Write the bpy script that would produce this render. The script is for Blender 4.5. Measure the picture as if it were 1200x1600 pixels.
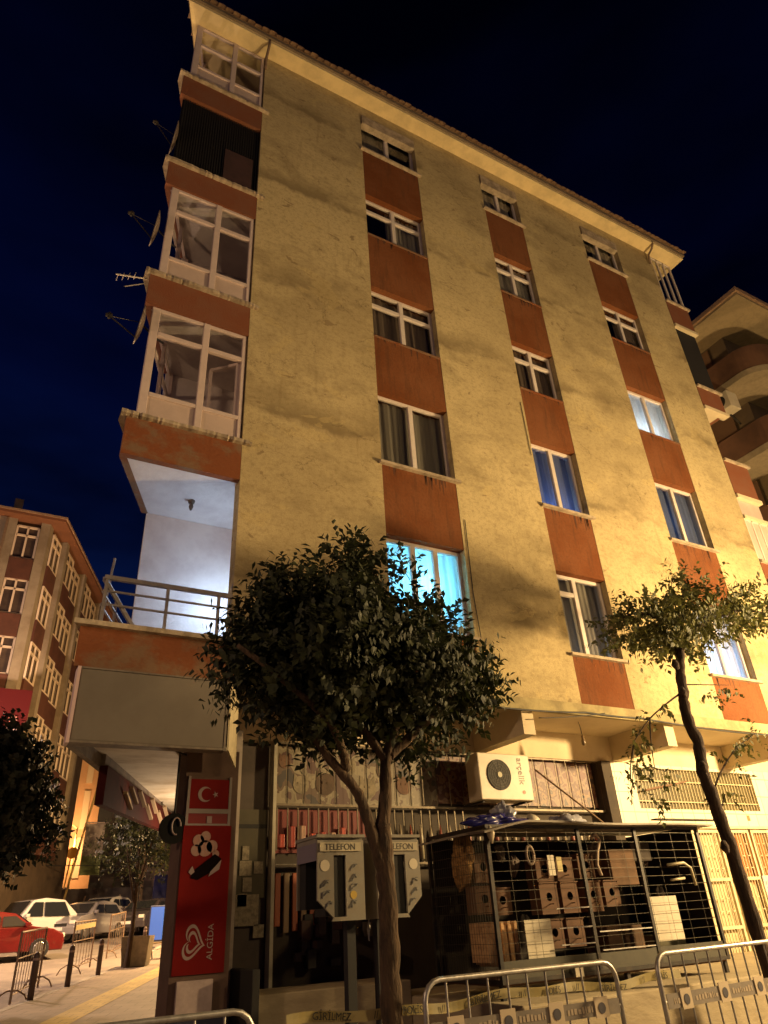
import bpy, math, random
from mathutils import Vector, Matrix
for o in list(bpy.data.objects): bpy.data.objects.remove(o)
SC = bpy.context.scene
COL = SC.collection
R = random.Random(7)

# ------------------------------------------------------------------ camera
FPX = 1093.28
cam = bpy.data.objects.new('camera', bpy.data.cameras.new('camera'))
COL.objects.link(cam); SC.camera = cam
yaw, pitch, roll = 0.5325489505544032, 0.5297215278058298, -0.061013611542589566
cy, sy, cp, sp = math.cos(yaw), math.sin(yaw), math.cos(pitch), math.sin(pitch)
FW = Vector((sy*cp, cy*cp, sp)); RT0 = Vector((cy, -sy, 0)); UP0 = RT0.cross(FW)
c_, s_ = math.cos(roll), math.sin(roll)
RT = c_*RT0 + s_*UP0; UP = -s_*RT0 + c_*UP0
M = Matrix((RT, UP, -FW)).transposed().to_4x4()
M.translation = Vector((0, -8.155, 0))
cam.matrix_world = M
cam.data.sensor_fit = 'VERTICAL'; cam.data.sensor_height = 24.0
cam.data.lens = FPX/1600*24.0
cam.data.clip_end = 2000; cam.data.clip_start = 0.05
SC.render.resolution_x = 768; SC.render.resolution_y = 1024

# ------------------------------------------------------------------ world (late dusk sky, navy, blacker overhead)
W = bpy.data.worlds.new('World'); SC.world = W; W.use_nodes = True
nt = W.node_tree; nt.nodes.clear()
out = nt.nodes.new('ShaderNodeOutputWorld'); bg = nt.nodes.new('ShaderNodeBackground')
tc = nt.nodes.new('ShaderNodeTexCoord'); sep = nt.nodes.new('ShaderNodeSeparateXYZ')
nt.links.new(tc.outputs['Generated'], sep.inputs[0])
ramp = nt.nodes.new('ShaderNodeValToRGB')
e = ramp.color_ramp.elements
e[0].position = 0.0; e[0].color = (0.0024, 0.0110, 0.060, 1)
e[1].position = 0.95; e[1].color = (0.00015, 0.0004, 0.0034, 1)
for p, c in ((0.30, (0.0012, 0.0062, 0.037, 1)), (0.46, (0.0009, 0.0036, 0.024, 1)), (0.62, (0.0004, 0.0014, 0.0125, 1)), (0.78, (0.0002, 0.0006, 0.0058, 1))):
    k = ramp.color_ramp.elements.new(p); k.color = c
nz = nt.nodes.new('ShaderNodeTexNoise'); nz.inputs['Scale'].default_value = 2.3; nz.inputs['Detail'].default_value = 4
mp = nt.nodes.new('ShaderNodeMapping'); mp.inputs['Scale'].default_value = (1, 1, 3)
nt.links.new(tc.outputs['Generated'], mp.inputs[0]); nt.links.new(mp.outputs[0], nz.inputs['Vector'])
# east side of the sky a little darker than the west
dx = nt.nodes.new('ShaderNodeMath'); dx.operation = 'MULTIPLY_ADD'; dx.inputs[1].default_value = 0.16
nt.links.new(sep.outputs['X'], dx.inputs[0]); nt.links.new(sep.outputs['Z'], dx.inputs[2])
nt.links.new(dx.outputs[0], ramp.inputs[0])
mr = nt.nodes.new('ShaderNodeMapRange'); mr.inputs[1].default_value = 0.35; mr.inputs[2].default_value = 0.7
mr.inputs[3].default_value = 0.40; mr.inputs[4].default_value = 1.8
nt.links.new(nz.outputs['Fac'], mr.inputs[0])
mul = nt.nodes.new('ShaderNodeVectorMath'); mul.operation = 'SCALE'
nt.links.new(ramp.outputs[0], mul.inputs[0]); nt.links.new(mr.outputs[0], mul.inputs['Scale'])
nt.links.new(mul.outputs[0], bg.inputs[0]); bg.inputs[1].default_value = 1.0
nt.links.new(bg.outputs[0], out.inputs[0])
SC.view_settings.view_transform = 'Standard'; SC.view_settings.look = 'None'
SC.view_settings.exposure = 0.0; SC.view_settings.gamma = 1.0

# ------------------------------------------------------------------ light of lamps (their posts are built further down)
SODIUM = (1.0, 0.68, 0.31); WARM = (1.0, 0.60, 0.36); COOL = (0.48, 0.70, 1.0)
def point(name, loc, power, col, size=0.12, parent=None):
    l = bpy.data.lights.new(name, 'POINT'); l.energy = power; l.color = col; l.shadow_soft_size = size
    o = bpy.data.objects.new(name, l); COL.objects.link(o); o.location = loc
    return o
def lampcone(name, loc, power, col, size=0.15, angle=150, aim=(0, 0, -1)):
    l = bpy.data.lights.new(name, 'SPOT'); l.energy = power; l.color = col; l.shadow_soft_size = size
    l.spot_size = math.radians(angle); l.spot_blend = 0.6
    o = bpy.data.objects.new(name, l); COL.objects.link(o); o.location = loc
    o.rotation_euler = Vector(aim).to_track_quat('-Z', 'Y').to_euler(); return o
LAMPS = {
 'right': point('lamp_light_right', (14.2, -5.4, 2.8), 7400, SODIUM, 0.25),
 'behind': point('lamp_light_behind', (11.5, -12.5, 6.3), 1950, (1.0, 0.68, 0.31), 0.3),
 'left': point('lamp_light_left', (-8.0, -4.5, 5.4), 1350, (1.0, 0.63, 0.36), 0.25),
 'road': point('lamp_light_road', (-1.2, 19.0, 6.3), 5200, (1.0, 0.66, 0.46), 0.25),
 'far': point('lamp_light_far', (6.1, 43.6, 5.35), 1000, (1.0, 0.55, 0.24), 0.25),
 'street': point('lamp_light_street', (9.0, 20.0, 5.6), 9500, (1.0, 0.62, 0.26), 0.25),
 'shop': point('added_light_shop', (3.42, 3.8, 1.02), 130, (1.0, 0.72, 0.46), 0.10),  # unseen fill light, added to brighten the canopy ceiling and pavement
}

# ------------------------------------------------------------------ materials
MATS = {}
def mat(name, col, rough=0.7, metal=0.0, noise=0.0, nscale=6.0, dark=None, stretch=(1, 1, 1), bump=0.0, bscale=40.0,
        emit=None, estr=0.0, spec=0.5, coat=0.0, thresh=(0.42, 0.62)):
    if name in MATS: return MATS[name]
    m = bpy.data.materials.new(name); m.use_nodes = True; n = m.node_tree
    b = n.nodes['Principled BSDF']
    b.inputs['Base Color'].default_value = (*col, 1); b.inputs['Roughness'].default_value = rough
    b.inputs['Metallic'].default_value = metal; b.inputs['Specular IOR Level'].default_value = spec
    b.inputs['Coat Weight'].default_value = coat
    if noise or bump:
        t = n.nodes.new('ShaderNodeTexCoord'); mpp = n.nodes.new('ShaderNodeMapping'); mpp.inputs['Scale'].default_value = stretch
        n.links.new(t.outputs['Object'], mpp.inputs[0])
    if noise:
        z = n.nodes.new('ShaderNodeTexNoise'); z.inputs['Scale'].default_value = nscale; z.inputs['Detail'].default_value = 8
        z.inputs['Roughness'].default_value = 0.65
        n.links.new(mpp.outputs[0], z.inputs['Vector'])
        r = n.nodes.new('ShaderNodeMapRange'); r.inputs[1].default_value = thresh[0]; r.inputs[2].default_value = thresh[1]
        r.inputs[4].default_value = noise
        n.links.new(z.outputs['Fac'], r.inputs[0])
        mx = n.nodes.new('ShaderNodeMix'); mx.data_type = 'RGBA'
        mx.inputs['A'].default_value = (*col, 1)
        d = dark if dark else tuple(c*0.45 for c in col)
        mx.inputs['B'].default_value = (*d, 1)
        n.links.new(r.outputs[0], mx.inputs['Factor']); n.links.new(mx.outputs['Result'], b.inputs['Base Color'])
    if bump:
        z2 = n.nodes.new('ShaderNodeTexNoise'); z2.inputs['Scale'].default_value = bscale; z2.inputs['Detail'].default_value = 5
        n.links.new(mpp.outputs[0], z2.inputs['Vector'])
        bp = n.nodes.new('ShaderNodeBump'); bp.inputs['Strength'].default_value = bump; bp.inputs['Distance'].default_value = 0.02
        n.links.new(z2.outputs['Fac'], bp.inputs['Height']); n.links.new(bp.outputs[0], b.inputs['Normal'])
    if emit:
        b.inputs['Emission Color'].default_value = (*emit, 1); b.inputs['Emission Strength'].default_value = estr
    MATS[name] = m; return m

def stucco():
    """weathered ochre render: broad grime, horizontal wash bands under each floor slab, small spots, fine cracks"""
    m = bpy.data.materials.new('ochre_render'); m.use_nodes = True; n = m.node_tree; L = n.links
    b = n.nodes['Principled BSDF']; b.inputs['Roughness'].default_value = 0.92; b.inputs['Specular IOR Level'].default_value = 0.15
    t = n.nodes.new('ShaderNodeTexCoord')
    def noise(sc, st, det=8, ro=0.62, dist=0.0):
        mp_ = n.nodes.new('ShaderNodeMapping'); mp_.inputs['Scale'].default_value = st; L.new(t.outputs['Object'], mp_.inputs[0])
        z = n.nodes.new('ShaderNodeTexNoise'); z.inputs['Scale'].default_value = sc; z.inputs['Detail'].default_value = det
        z.inputs['Roughness'].default_value = ro; z.inputs['Distortion'].default_value = dist
        L.new(mp_.outputs[0], z.inputs['Vector']); return z
    def rng(src, a, b2, c=0.0, d=1.0):
        r = n.nodes.new('ShaderNodeMapRange'); r.inputs[1].default_value = a; r.inputs[2].default_value = b2
        r.inputs[3].default_value = c; r.inputs[4].default_value = d; L.new(src, r.inputs[0]); return r.outputs[0]
    def mix(fac, a, bcol):
        x = n.nodes.new('ShaderNodeMix'); x.data_type = 'RGBA'; L.new(fac, x.inputs['Factor'])
        if isinstance(a, tuple): x.inputs['A'].default_value = a
        else: L.new(a, x.inputs['A'])
        x.inputs['B'].default_value = bcol; return x.outputs['Result']
    def mth(op, a, b2):
        x = n.nodes.new('ShaderNodeMath'); x.operation = op
        for i, v in enumerate((a, b2)):
            if isinstance(v, (int, float)): x.inputs[i].default_value = v
            else: L.new(v, x.inputs[i])
        return x.outputs[0]
    base = mix(rng(noise(0.35, (1, 1, 1)).outputs['Fac'], 0.40, 0.62), (0.60, 0.49, 0.27, 1), (0.45, 0.36, 0.195, 1))
    # slab-line bands: height modulo the storey, broken up by noise
    sp_ = n.nodes.new('ShaderNodeSeparateXYZ'); L.new(t.outputs['Object'], sp_.inputs[0])
    wob = noise(0.9, (1, 1, 0.4)); zz = mth('ADD', sp_.outputs['Z'], mth('MULTIPLY', wob.outputs['Fac'], 0.9))
    md = mth('FLOORED_MODULO', mth('ADD', zz, 0.15), 2.85)
    band = mth('MULTIPLY', rng(md, 0.0, 0.10), rng(md, 0.75, 0.15))
    patch = rng(noise(0.8, (1, 1, 1.6), 6).outputs['Fac'], 0.42, 0.58)
    base = mix(mth('MULTIPLY', mth('MULTIPLY', band, patch), 0.72), base, (0.15, 0.112, 0.062, 1))
    # streaky horizontal dirt
    base = mix(mth('MULTIPLY', rng(noise(1.1, (0.8, 1, 1.5), 9, 0.7).outputs['Fac'], 0.50, 0.70), 0.7), base, (0.24, 0.185, 0.10, 1))
    # small spots
    base = mix(mth('MULTIPLY', rng(noise(4.5, (1, 1, 1.2), 6, 0.7).outputs['Fac'], 0.64, 0.74), 0.8), base, (0.11, 0.08, 0.05, 1))
    # vertical runs below the slab lines, hard-edged lighter repair patches, fine grain
    runs = rng(noise(3.0, (2.6, 1, 0.28), 7, 0.6).outputs['Fac'], 0.56, 0.70)
    base = mix(mth('MULTIPLY', mth('MULTIPLY', runs, rng(noise(0.6, (1, 1, 1), 3).outputs['Fac'], 0.42, 0.60)), 0.42), base, (0.24, 0.17, 0.075, 1))
    base = mix(mth('MULTIPLY', rng(noise(0.95, (1, 1, 1.7), 10, 0.55, 0.6).outputs['Fac'], 0.615, 0.625), 0.38), base, (0.60, 0.47, 0.22, 1))
    base = mix(mth('MULTIPLY', rng(noise(2.6, (1, 1, 1.5), 10, 0.6, 0.5).outputs['Fac'], 0.655, 0.665), 0.8), base, (0.27, 0.20, 0.11, 1))
    base = mix(mth('MULTIPLY', rng(noise(55, (1, 1, 1), 3, 0.8).outputs['Fac'], 0.40, 0.66), 0.42), base, (0.25, 0.18, 0.075, 1))
    base = mix(mth('MULTIPLY', rng(noise(11, (1, 1, 1.3), 6, 0.75).outputs['Fac'], 0.48, 0.68), 0.6), base, (0.24, 0.175, 0.08, 1))
    # cracks
    def crack(sc, width, amt, col):
        vo = n.nodes.new('ShaderNodeTexVoronoi'); vo.feature = 'DISTANCE_TO_EDGE'; vo.inputs['Scale'].default_value = sc
        wv = noise(2.2, (1, 1, 1), 6, 0.7)
        va = n.nodes.new('ShaderNodeVectorMath'); va.operation = 'ADD'
        sc2 = n.nodes.new('ShaderNodeVectorMath'); sc2.operation = 'SCALE'; sc2.inputs['Scale'].default_value = 0.55
        L.new(wv.outputs['Color'], sc2.inputs[0]); L.new(sc2.outputs[0], va.inputs[0]); L.new(t.outputs['Object'], va.inputs[1])
        mm = n.nodes.new('ShaderNodeMapping'); mm.inputs['Scale'].default_value = (0.7, 1, 1.5); L.new(va.outputs[0], mm.inputs[0]); L.new(mm.outputs[0], vo.inputs['Vector'])
        f = mth('MULTIPLY', rng(vo.outputs['Distance'], 0.0, width, 1, 0), rng(noise(0.7, (1, 1, 1), 3).outputs['Fac'], 0.48, 0.60))
        return mth('MULTIPLY', f, amt)
    base = mix(crack(0.75, 0.008, 0.6, None), base, (0.10, 0.07, 0.04, 1))
    base = mix(crack(1.7, 0.006, 0.55, None), base, (0.10, 0.07, 0.04, 1))
    L.new(base, b.inputs['Base Color'])
    z2 = noise(34, (1, 1, 1), 8, 0.75); bp = n.nodes.new('ShaderNodeBump'); bp.inputs['Strength'].default_value = 0.5; bp.inputs['Distance'].default_value = 0.015
    L.new(z2.outputs['Fac'], bp.inputs['Height']); L.new(bp.outputs[0], b.inputs['Normal'])
    MATS['stucco'] = m; return m
STUCCO = stucco()
def paint(name, c, faded, grime):
    m = bpy.data.materials.new(name); m.use_nodes = True; n = m.node_tree; L = n.links; b = n.nodes['Principled BSDF']
    b.inputs['Roughness'].default_value = .9; b.inputs['Specular IOR Level'].default_value = .15
    t = n.nodes.new('ShaderNodeTexCoord'); cur = None
    for sc, st, lo, hi, amt, col in ((.9, (1, 1, 1), .38, .64, .8, faded), (3.2, (2.4, 1, .3), .52, .70, .6, grime), (7, (1, 1, 1), .64, .68, .65, grime), (22, (1, 1, 1), .45, .7, .35, grime)):
        mp_ = n.nodes.new('ShaderNodeMapping'); mp_.inputs['Scale'].default_value = st; L.new(t.outputs['Object'], mp_.inputs[0])
        z = n.nodes.new('ShaderNodeTexNoise'); z.inputs['Scale'].default_value = sc; z.inputs['Detail'].default_value = 8; z.inputs['Roughness'].default_value = .65; L.new(mp_.outputs[0], z.inputs['Vector'])
        r = n.nodes.new('ShaderNodeMapRange'); r.inputs[1].default_value = lo; r.inputs[2].default_value = hi; r.inputs[4].default_value = amt; L.new(z.outputs['Fac'], r.inputs[0])
        mx = n.nodes.new('ShaderNodeMix'); mx.data_type = 'RGBA'; L.new(r.outputs[0], mx.inputs['Factor'])
        if cur is None: mx.inputs['A'].default_value = (*c, 1)
        else: L.new(cur, mx.inputs['A'])
        mx.inputs['B'].default_value = (*col, 1); cur = mx.outputs['Result']
    L.new(cur, b.inputs['Base Color'])
    z = n.nodes.new('ShaderNodeTexNoise'); z.inputs['Scale'].default_value = 25; z.inputs['Detail'].default_value = 6; L.new(t.outputs['Object'], z.inputs['Vector'])
    bp = n.nodes.new('ShaderNodeBump'); bp.inputs['Strength'].default_value = .5; bp.inputs['Distance'].default_value = .02; L.new(z.outputs['Fac'], bp.inputs['Height']); L.new(bp.outputs[0], b.inputs['Normal'])
    MATS[name] = m; return m
ORANGE = paint('orange_paint', (0.165, 0.053, 0.017), (0.215, 0.085, 0.036), (0.095, 0.042, 0.020))
ORANGE_OLD = mat('orange_paint_peeling', (0.21, 0.070, 0.028), 0.9, noise=0.9, nscale=2.1, dark=(0.20, 0.125, 0.075), stretch=(1, 1, 1.5), bump=0.5, bscale=14, spec=0.2, thresh=(0.47, 0.60))
LEDGE = mat('concrete_ledge', (0.46, 0.37, 0.26), 0.9, noise=0.8, nscale=5, dark=(0.22, 0.17, 0.11), bump=0.6, bscale=16)
CREAM = mat('cream_plaster', (0.66, 0.55, 0.36), 0.85, noise=0.4, nscale=1.5, dark=(0.48, 0.39, 0.25), bump=0.2, bscale=12)
WHITEP = mat('white_plaster', (0.66, 0.60, 0.58), 0.85, noise=0.5, nscale=1.4, dark=(0.50, 0.45, 0.43), bump=0.25, bscale=20)
FRAME = mat('white_window_frame', (0.66, 0.58, 0.52), 0.45, noise=0.3, nscale=8, dark=(0.45, 0.38, 0.32))
DARKIN = mat('dark_interior', (0.035, 0.028, 0.022), 0.9, noise=0.5, nscale=3)
ROOMW = mat('room_wall', (0.55, 0.52, 0.48), 0.9, noise=0.3, nscale=2)
TILE = mat('roof_tile', (0.32, 0.20, 0.12), 0.85, noise=0.7, nscale=6, dark=(0.16, 0.10, 0.07), bump=0.5)
STEEL = mat('galvanised_steel', (0.52, 0.50, 0.46), 0.42, metal=0.75, noise=0.6, nscale=14, dark=(0.25, 0.23, 0.20))
DSTEEL = mat('dark_painted_steel', (0.022, 0.020, 0.018), 0.5, metal=0.3, noise=0.5, nscale=10, dark=(0.07, 0.05, 0.035))
BLACK = mat('matt_black', (0.012, 0.011, 0.010), 0.8, noise=0.5, nscale=8, dark=(0.02, 0.016, 0.012))
WIRE = mat('wire_mesh_metal', (0.50, 0.46, 0.38), 0.4, metal=0.8, noise=0.5, nscale=9)
WOOD = mat('plywood', (0.115, 0.055, 0.025), 0.8, noise=0.6, nscale=7, dark=(0.12, 0.055, 0.025), stretch=(1, 1, 4))
BARK = mat('tree_bark', (0.095, 0.058, 0.031), 0.95, noise=0.9, nscale=9, dark=(0.035, 0.022, 0.013), stretch=(2, 2, 0.5), bump=0.9, bscale=22)
BARKD = mat('dark_tree_bark', (0.060, 0.035, 0.022), 0.95, noise=0.8, nscale=9, dark=(0.02, 0.013, 0.01), stretch=(2, 2, 0.5), bump=0.9, bscale=22)
ASPH = mat('asphalt', (0.24, 0.20, 0.17), 0.85, noise=0.7, nscale=0.7, dark=(0.13, 0.11, 0.10), bump=0.5, bscale=60)
STONE = mat('pale_stone', (0.40, 0.33, 0.21), 0.85, noise=0.8, nscale=2.4, dark=(0.30, 0.24, 0.15), stretch=(0.7, 1, 1.6), bump=0.5, bscale=10)

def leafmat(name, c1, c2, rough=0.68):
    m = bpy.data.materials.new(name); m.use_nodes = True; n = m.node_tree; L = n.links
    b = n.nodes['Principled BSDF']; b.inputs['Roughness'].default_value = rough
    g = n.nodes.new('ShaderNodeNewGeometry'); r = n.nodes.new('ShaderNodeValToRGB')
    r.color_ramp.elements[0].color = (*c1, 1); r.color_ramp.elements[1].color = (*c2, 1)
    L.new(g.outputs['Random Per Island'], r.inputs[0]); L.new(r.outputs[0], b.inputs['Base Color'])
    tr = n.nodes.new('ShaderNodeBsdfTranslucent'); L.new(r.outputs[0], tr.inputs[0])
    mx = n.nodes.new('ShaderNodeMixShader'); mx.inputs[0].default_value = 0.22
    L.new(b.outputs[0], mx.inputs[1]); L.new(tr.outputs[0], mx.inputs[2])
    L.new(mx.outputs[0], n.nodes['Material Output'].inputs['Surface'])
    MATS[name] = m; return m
LEAF1 = leafmat('glossy_dark_leaf', (0.010, 0.016, 0.005), (0.048, 0.056, 0.016))
LEAF2 = leafmat('olive_leaf', (0.035, 0.042, 0.012), (0.20, 0.20, 0.055))
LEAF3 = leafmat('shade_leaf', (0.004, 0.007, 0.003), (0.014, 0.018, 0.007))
LEAF5 = leafmat('dark_street_leaf', (0.02, 0.028, 0.010), (0.07, 0.08, 0.03))
LEAF4 = leafmat('street_leaf', (0.10, 0.12, 0.03), (0.34, 0.30, 0.09))

def glassmat(name='window_glass', tint=(0.9, 0.9, 0.9), gl=0.10):
    m = bpy.data.materials.new(name); m.use_nodes = True; n = m.node_tree; L = n.links
    n.nodes.remove(n.nodes['Principled BSDF'])
    t = n.nodes.new('ShaderNodeBsdfTransparent'); t.inputs[0].default_value = (*tint, 1)
    g = n.nodes.new('ShaderNodeBsdfGlossy'); g.inputs['Roughness'].default_value = 0.06; g.inputs[0].default_value = (1, 1, 1, 1)
    f = n.nodes.new('ShaderNodeLayerWeight'); f.inputs[0].default_value = 0.5
    pw = n.nodes.new('ShaderNodeMath'); pw.operation = 'POWER'; pw.inputs[1].default_value = 4.0; L.new(f.outputs['Facing'], pw.inputs[0])
    a = n.nodes.new('ShaderNodeMath'); a.operation = 'MULTIPLY_ADD'; a.inputs[1].default_value = 0.6; a.inputs[2].default_value = gl*0.4; L.new(pw.outputs[0], a.inputs[0])
    mx = n.nodes.new('ShaderNodeMixShader'); L.new(a.outputs[0], mx.inputs[0]); L.new(t.outputs[0], mx.inputs[1]); L.new(g.outputs[0], mx.inputs[2])
    L.new(mx.outputs[0], n.nodes['Material Output'].inputs['Surface'])
    MATS[name] = m; return m
GLASS = glassmat()
DGLASS = mat('dark_car_glass', (0.02, 0.022, 0.025), 0.08, spec=0.8)
def clothmat(name, col, tl=0.5):
    m = bpy.data.materials.new(name); m.use_nodes = True; n = m.node_tree; L = n.links
    b = n.nodes['Principled BSDF']; b.inputs['Roughness'].default_value = 0.95; b.inputs['Base Color'].default_value = (*col, 1)
    tr = n.nodes.new('ShaderNodeBsdfTranslucent'); tr.inputs[0].default_value = (*col, 1)
    mx = n.nodes.new('ShaderNodeMixShader'); mx.inputs[0].default_value = tl
    L.new(b.outputs[0], mx.inputs[1]); L.new(tr.outputs[0], mx.inputs[2]); L.new(mx.outputs[0], n.nodes['Material Output'].inputs['Surface'])
    MATS[name] = m; return m
CURT = clothmat('net_curtain', (0.33, 0.30, 0.24), 0.35)
CURT2 = clothmat('lace_curtain', (0.46, 0.42, 0.35), 0.35); CURT3 = clothmat('brown_curtain', (0.20, 0.15, 0.11), 0.3)
CURTW = clothmat('white_net_curtain', (0.60, 0.60, 0.62), 0.55)
CURTB = clothmat('blue_curtain', (0.22, 0.27, 0.42), 0.55)

# ------------------------------------------------------------------ mesh helpers
def root_of(o):
    while o.parent: o = o.parent
    return o
class MB:
    def __init__(s): s.v = []; s.f = []
    def add(s, vs, fs):
        k = len(s.v); s.v += [tuple(v) for v in vs]; s.f += [tuple(i+k for i in f) for f in fs]; return s
    def box(s, x0, x1, y0, y1, z0, z1):
        return s.add([(x0,y0,z0),(x1,y0,z0),(x1,y1,z0),(x0,y1,z0),(x0,y0,z1),(x1,y0,z1),(x1,y1,z1),(x0,y1,z1)],
                     [(0,3,2,1),(4,5,6,7),(0,1,5,4),(1,2,6,5),(2,3,7,6),(3,0,4,7)])
    def prism(s, pts, z0, z1):
        n = len(pts); z0s = z0 if isinstance(z0, (list, tuple)) else [z0]*n; z1s = z1 if isinstance(z1, (list, tuple)) else [z1]*n
        return s.add([(p[0], p[1], z0s[i]) for i, p in enumerate(pts)] + [(p[0], p[1], z1s[i]) for i, p in enumerate(pts)],
                     [tuple(range(n-1, -1, -1)), tuple(range(n, 2*n))] + [(i, (i+1) % n, n+(i+1) % n, n+i) for i in range(n)])
    def slab(s, pts, d):
        """polygon (3-D points) extruded by vector d"""
        n = len(pts); d = Vector(d)
        return s.add([tuple(Vector(p)) for p in pts] + [tuple(Vector(p)+d) for p in pts],
                     [tuple(range(n-1, -1, -1)), tuple(range(n, 2*n))] + [(i, (i+1) % n, n+(i+1) % n, n+i) for i in range(n)])
    def bar(s, a, b, w, h=None, up=(0, 0, 1)):
        a, b = Vector(a), Vector(b); h = h or w; d = (b-a).normalized(); u = Vector(up)
        if abs(d.dot(u)) > 0.98: u = Vector((0, 1, 0))
        sd = d.cross(u).normalized(); u = sd.cross(d)
        q = [sd*w/2*i + u*h/2*j for i, j in ((-1,-1),(1,-1),(1,1),(-1,1))]
        return s.add([a+k for k in q] + [b+k for k in q], [(0,1,2,3),(7,6,5,4),(0,4,5,1),(1,5,6,2),(2,6,7,3),(3,7,4,0)])
    def tube(s, pts, r, n=8, caps=True):
        pts = [Vector(p) for p in pts]; rs = r if isinstance(r, (list, tuple)) else [r]*len(pts)
        k = len(s.v); u = None
        for i, p in enumerate(pts):
            d = (pts[min(i+1, len(pts)-1)] - pts[max(i-1, 0)]).normalized()
            if u is None:
                u = Vector((0, 0, 1)) if abs(d.z) < 0.9 else Vector((1, 0, 0))
            sd = d.cross(u).normalized(); u = sd.cross(d).normalized()
            for j in range(n):
                a = 2*math.pi*j/n; s.v.append(tuple(p + (sd*math.cos(a) + u*math.sin(a))*rs[i]))
        for i in range(len(pts)-1):
            for j in range(n):
                a = k+i*n+j; b = k+i*n+(j+1) % n; s.f.append((a, b, b+n, a+n))
        if caps:
            s.f.append(tuple(k+j for j in range(n-1, -1, -1))); e_ = k+(len(pts)-1)*n; s.f.append(tuple(e_+j for j in range(n)))
        return s
    def disc(s, c, nrm, r, t, n=24, r2=None):
        c = Vector(c); nrm = Vector(nrm).normalized()
        return s.tube([c, c+nrm*t], [r, r2 if r2 is not None else r], n)
    def grid(s, fn, nu, nv):
        k = len(s.v)
        for i in range(nu+1):
            for j in range(nv+1): s.v.append(tuple(fn(i/nu, j/nv)))
        for i in range(nu):
            for j in range(nv):
                a = k+i*(nv+1)+j; s.f.append((a, a+nv+1, a+nv+2, a+1))
        return s
    def build(s, name, m, parent=None, local=False, smooth=False, bevel=0.0):
        me = bpy.data.meshes.new(name); vs = s.v
        if parent is not None and not local:
            L = root_of(parent).location; vs = [(a-L.x, b-L.y, c-L.z) for a, b, c in vs]
        me.from_pydata(vs, [], s.f); me.update()
        if smooth:
            for p in me.polygons: p.use_smooth = True
        me.materials.append(m); o = bpy.data.objects.new(name, me); COL.objects.link(o)
        if parent is not None: o.parent = parent
        if bevel:
            bv = o.modifiers.new('bevel', 'BEVEL'); bv.width = bevel; bv.segments = 2; bv.limit_method = 'ANGLE'
        return o
def tag(o, label=None, cat=None, group=None, kind=None):
    if label: o['label'] = label
    if cat: o['category'] = cat
    if group: o['group'] = group
    if kind: o['kind'] = kind
    return o
def thing(name, label, cat, loc=(0, 0, 0), rz=0, group=None):
    o = bpy.data.objects.new(name, None); COL.objects.link(o); o.location = loc; o.rotation_euler = (0, 0, rz); o.empty_display_size = 0.2
    return tag(o, label, cat, group)
def dup(o, loc=None, rz=None, label=None, parent=None):
    c = o.copy(); COL.objects.link(c); c.parent = parent
    if loc is not None: c.location = loc
    if rz is not None: c.rotation_euler = (0, 0, rz)
    if label: c['label'] = label
    for ch in list(o.children): dup(ch, parent=c)
    return c
def text(body, size, m, parent, mtx, name='lettering', ext=0.004, align='CENTER', font=None):
    cu = bpy.data.curves.new(name, 'FONT'); cu.body = body; cu.size = size; cu.extrude = ext; cu.align_x = align; cu.align_y = 'CENTER'
    to = bpy.data.objects.new('t', cu); COL.objects.link(to)
    bpy.context.view_layer.update()
    dg = bpy.context.evaluated_depsgraph_get(); me = bpy.data.meshes.new_from_object(to.evaluated_get(dg))
    bpy.data.objects.remove(to)
    L = root_of(parent).location
    me.transform(Matrix.Translation(-L) @ mtx)
    me.materials.clear(); me.materials.append(m); me.name = name
    o = bpy.data.objects.new(name, me); COL.objects.link(o); o.parent = parent; return o
def frame_mtx(origin, right, up, scale=(1, 1)):
    r = Vector(right).normalized(); u = Vector(up).normalized(); n = r.cross(u)
    m3 = Matrix((r*scale[0], u*scale[1], n)).transposed().to_4x4(); m3.translation = Vector(origin); return m3
SD = Vector((0.394, 0.919, 0))           # direction of the side street
SN = Vector((0.919, -0.394, 0))          # to its right
def street(s, off=0.0, base=(0.80, 0.0)):
    return Vector((base[0]+SD.x*s+SN.x*off, base[1]+SD.y*s+SN.y*off, 0))
def gz(y):
    z = -1.5
    if y > -2.6: z += 0.035*(min(y, 18)+2.6)
    if y > 18: z += 0.070*(min(y, 45)-18)
    if y > 45: z += 0.02*(y-45)
    return z

# ------------------------------------------------------------------ ground
YS = [-60, -20, -8, -2.6, 0, 3, 6, 10, 14, 18, 22, 27, 33, 40, 45, 60, 90, 160, 400]
def strip(name, m, xl, xr, dz, ys=YS, nx=6):
    b = MB()
    def fn(u, v):
        i = round(u*(len(ys)-1)); y = ys[i]; x = xl(y) + (xr(y)-xl(y))*v; return (x, y, gz(y)+dz)
    b.grid(fn, len(ys)-1, nx); return tag(b.build(name, m), kind='structure')
strip('road', ASPH, lambda y: -260, lambda y: 260, 0.0)
sidex = lambda y: 0.80 + (y)*SD.x/SD.y             # line of the building's side facade
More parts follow.
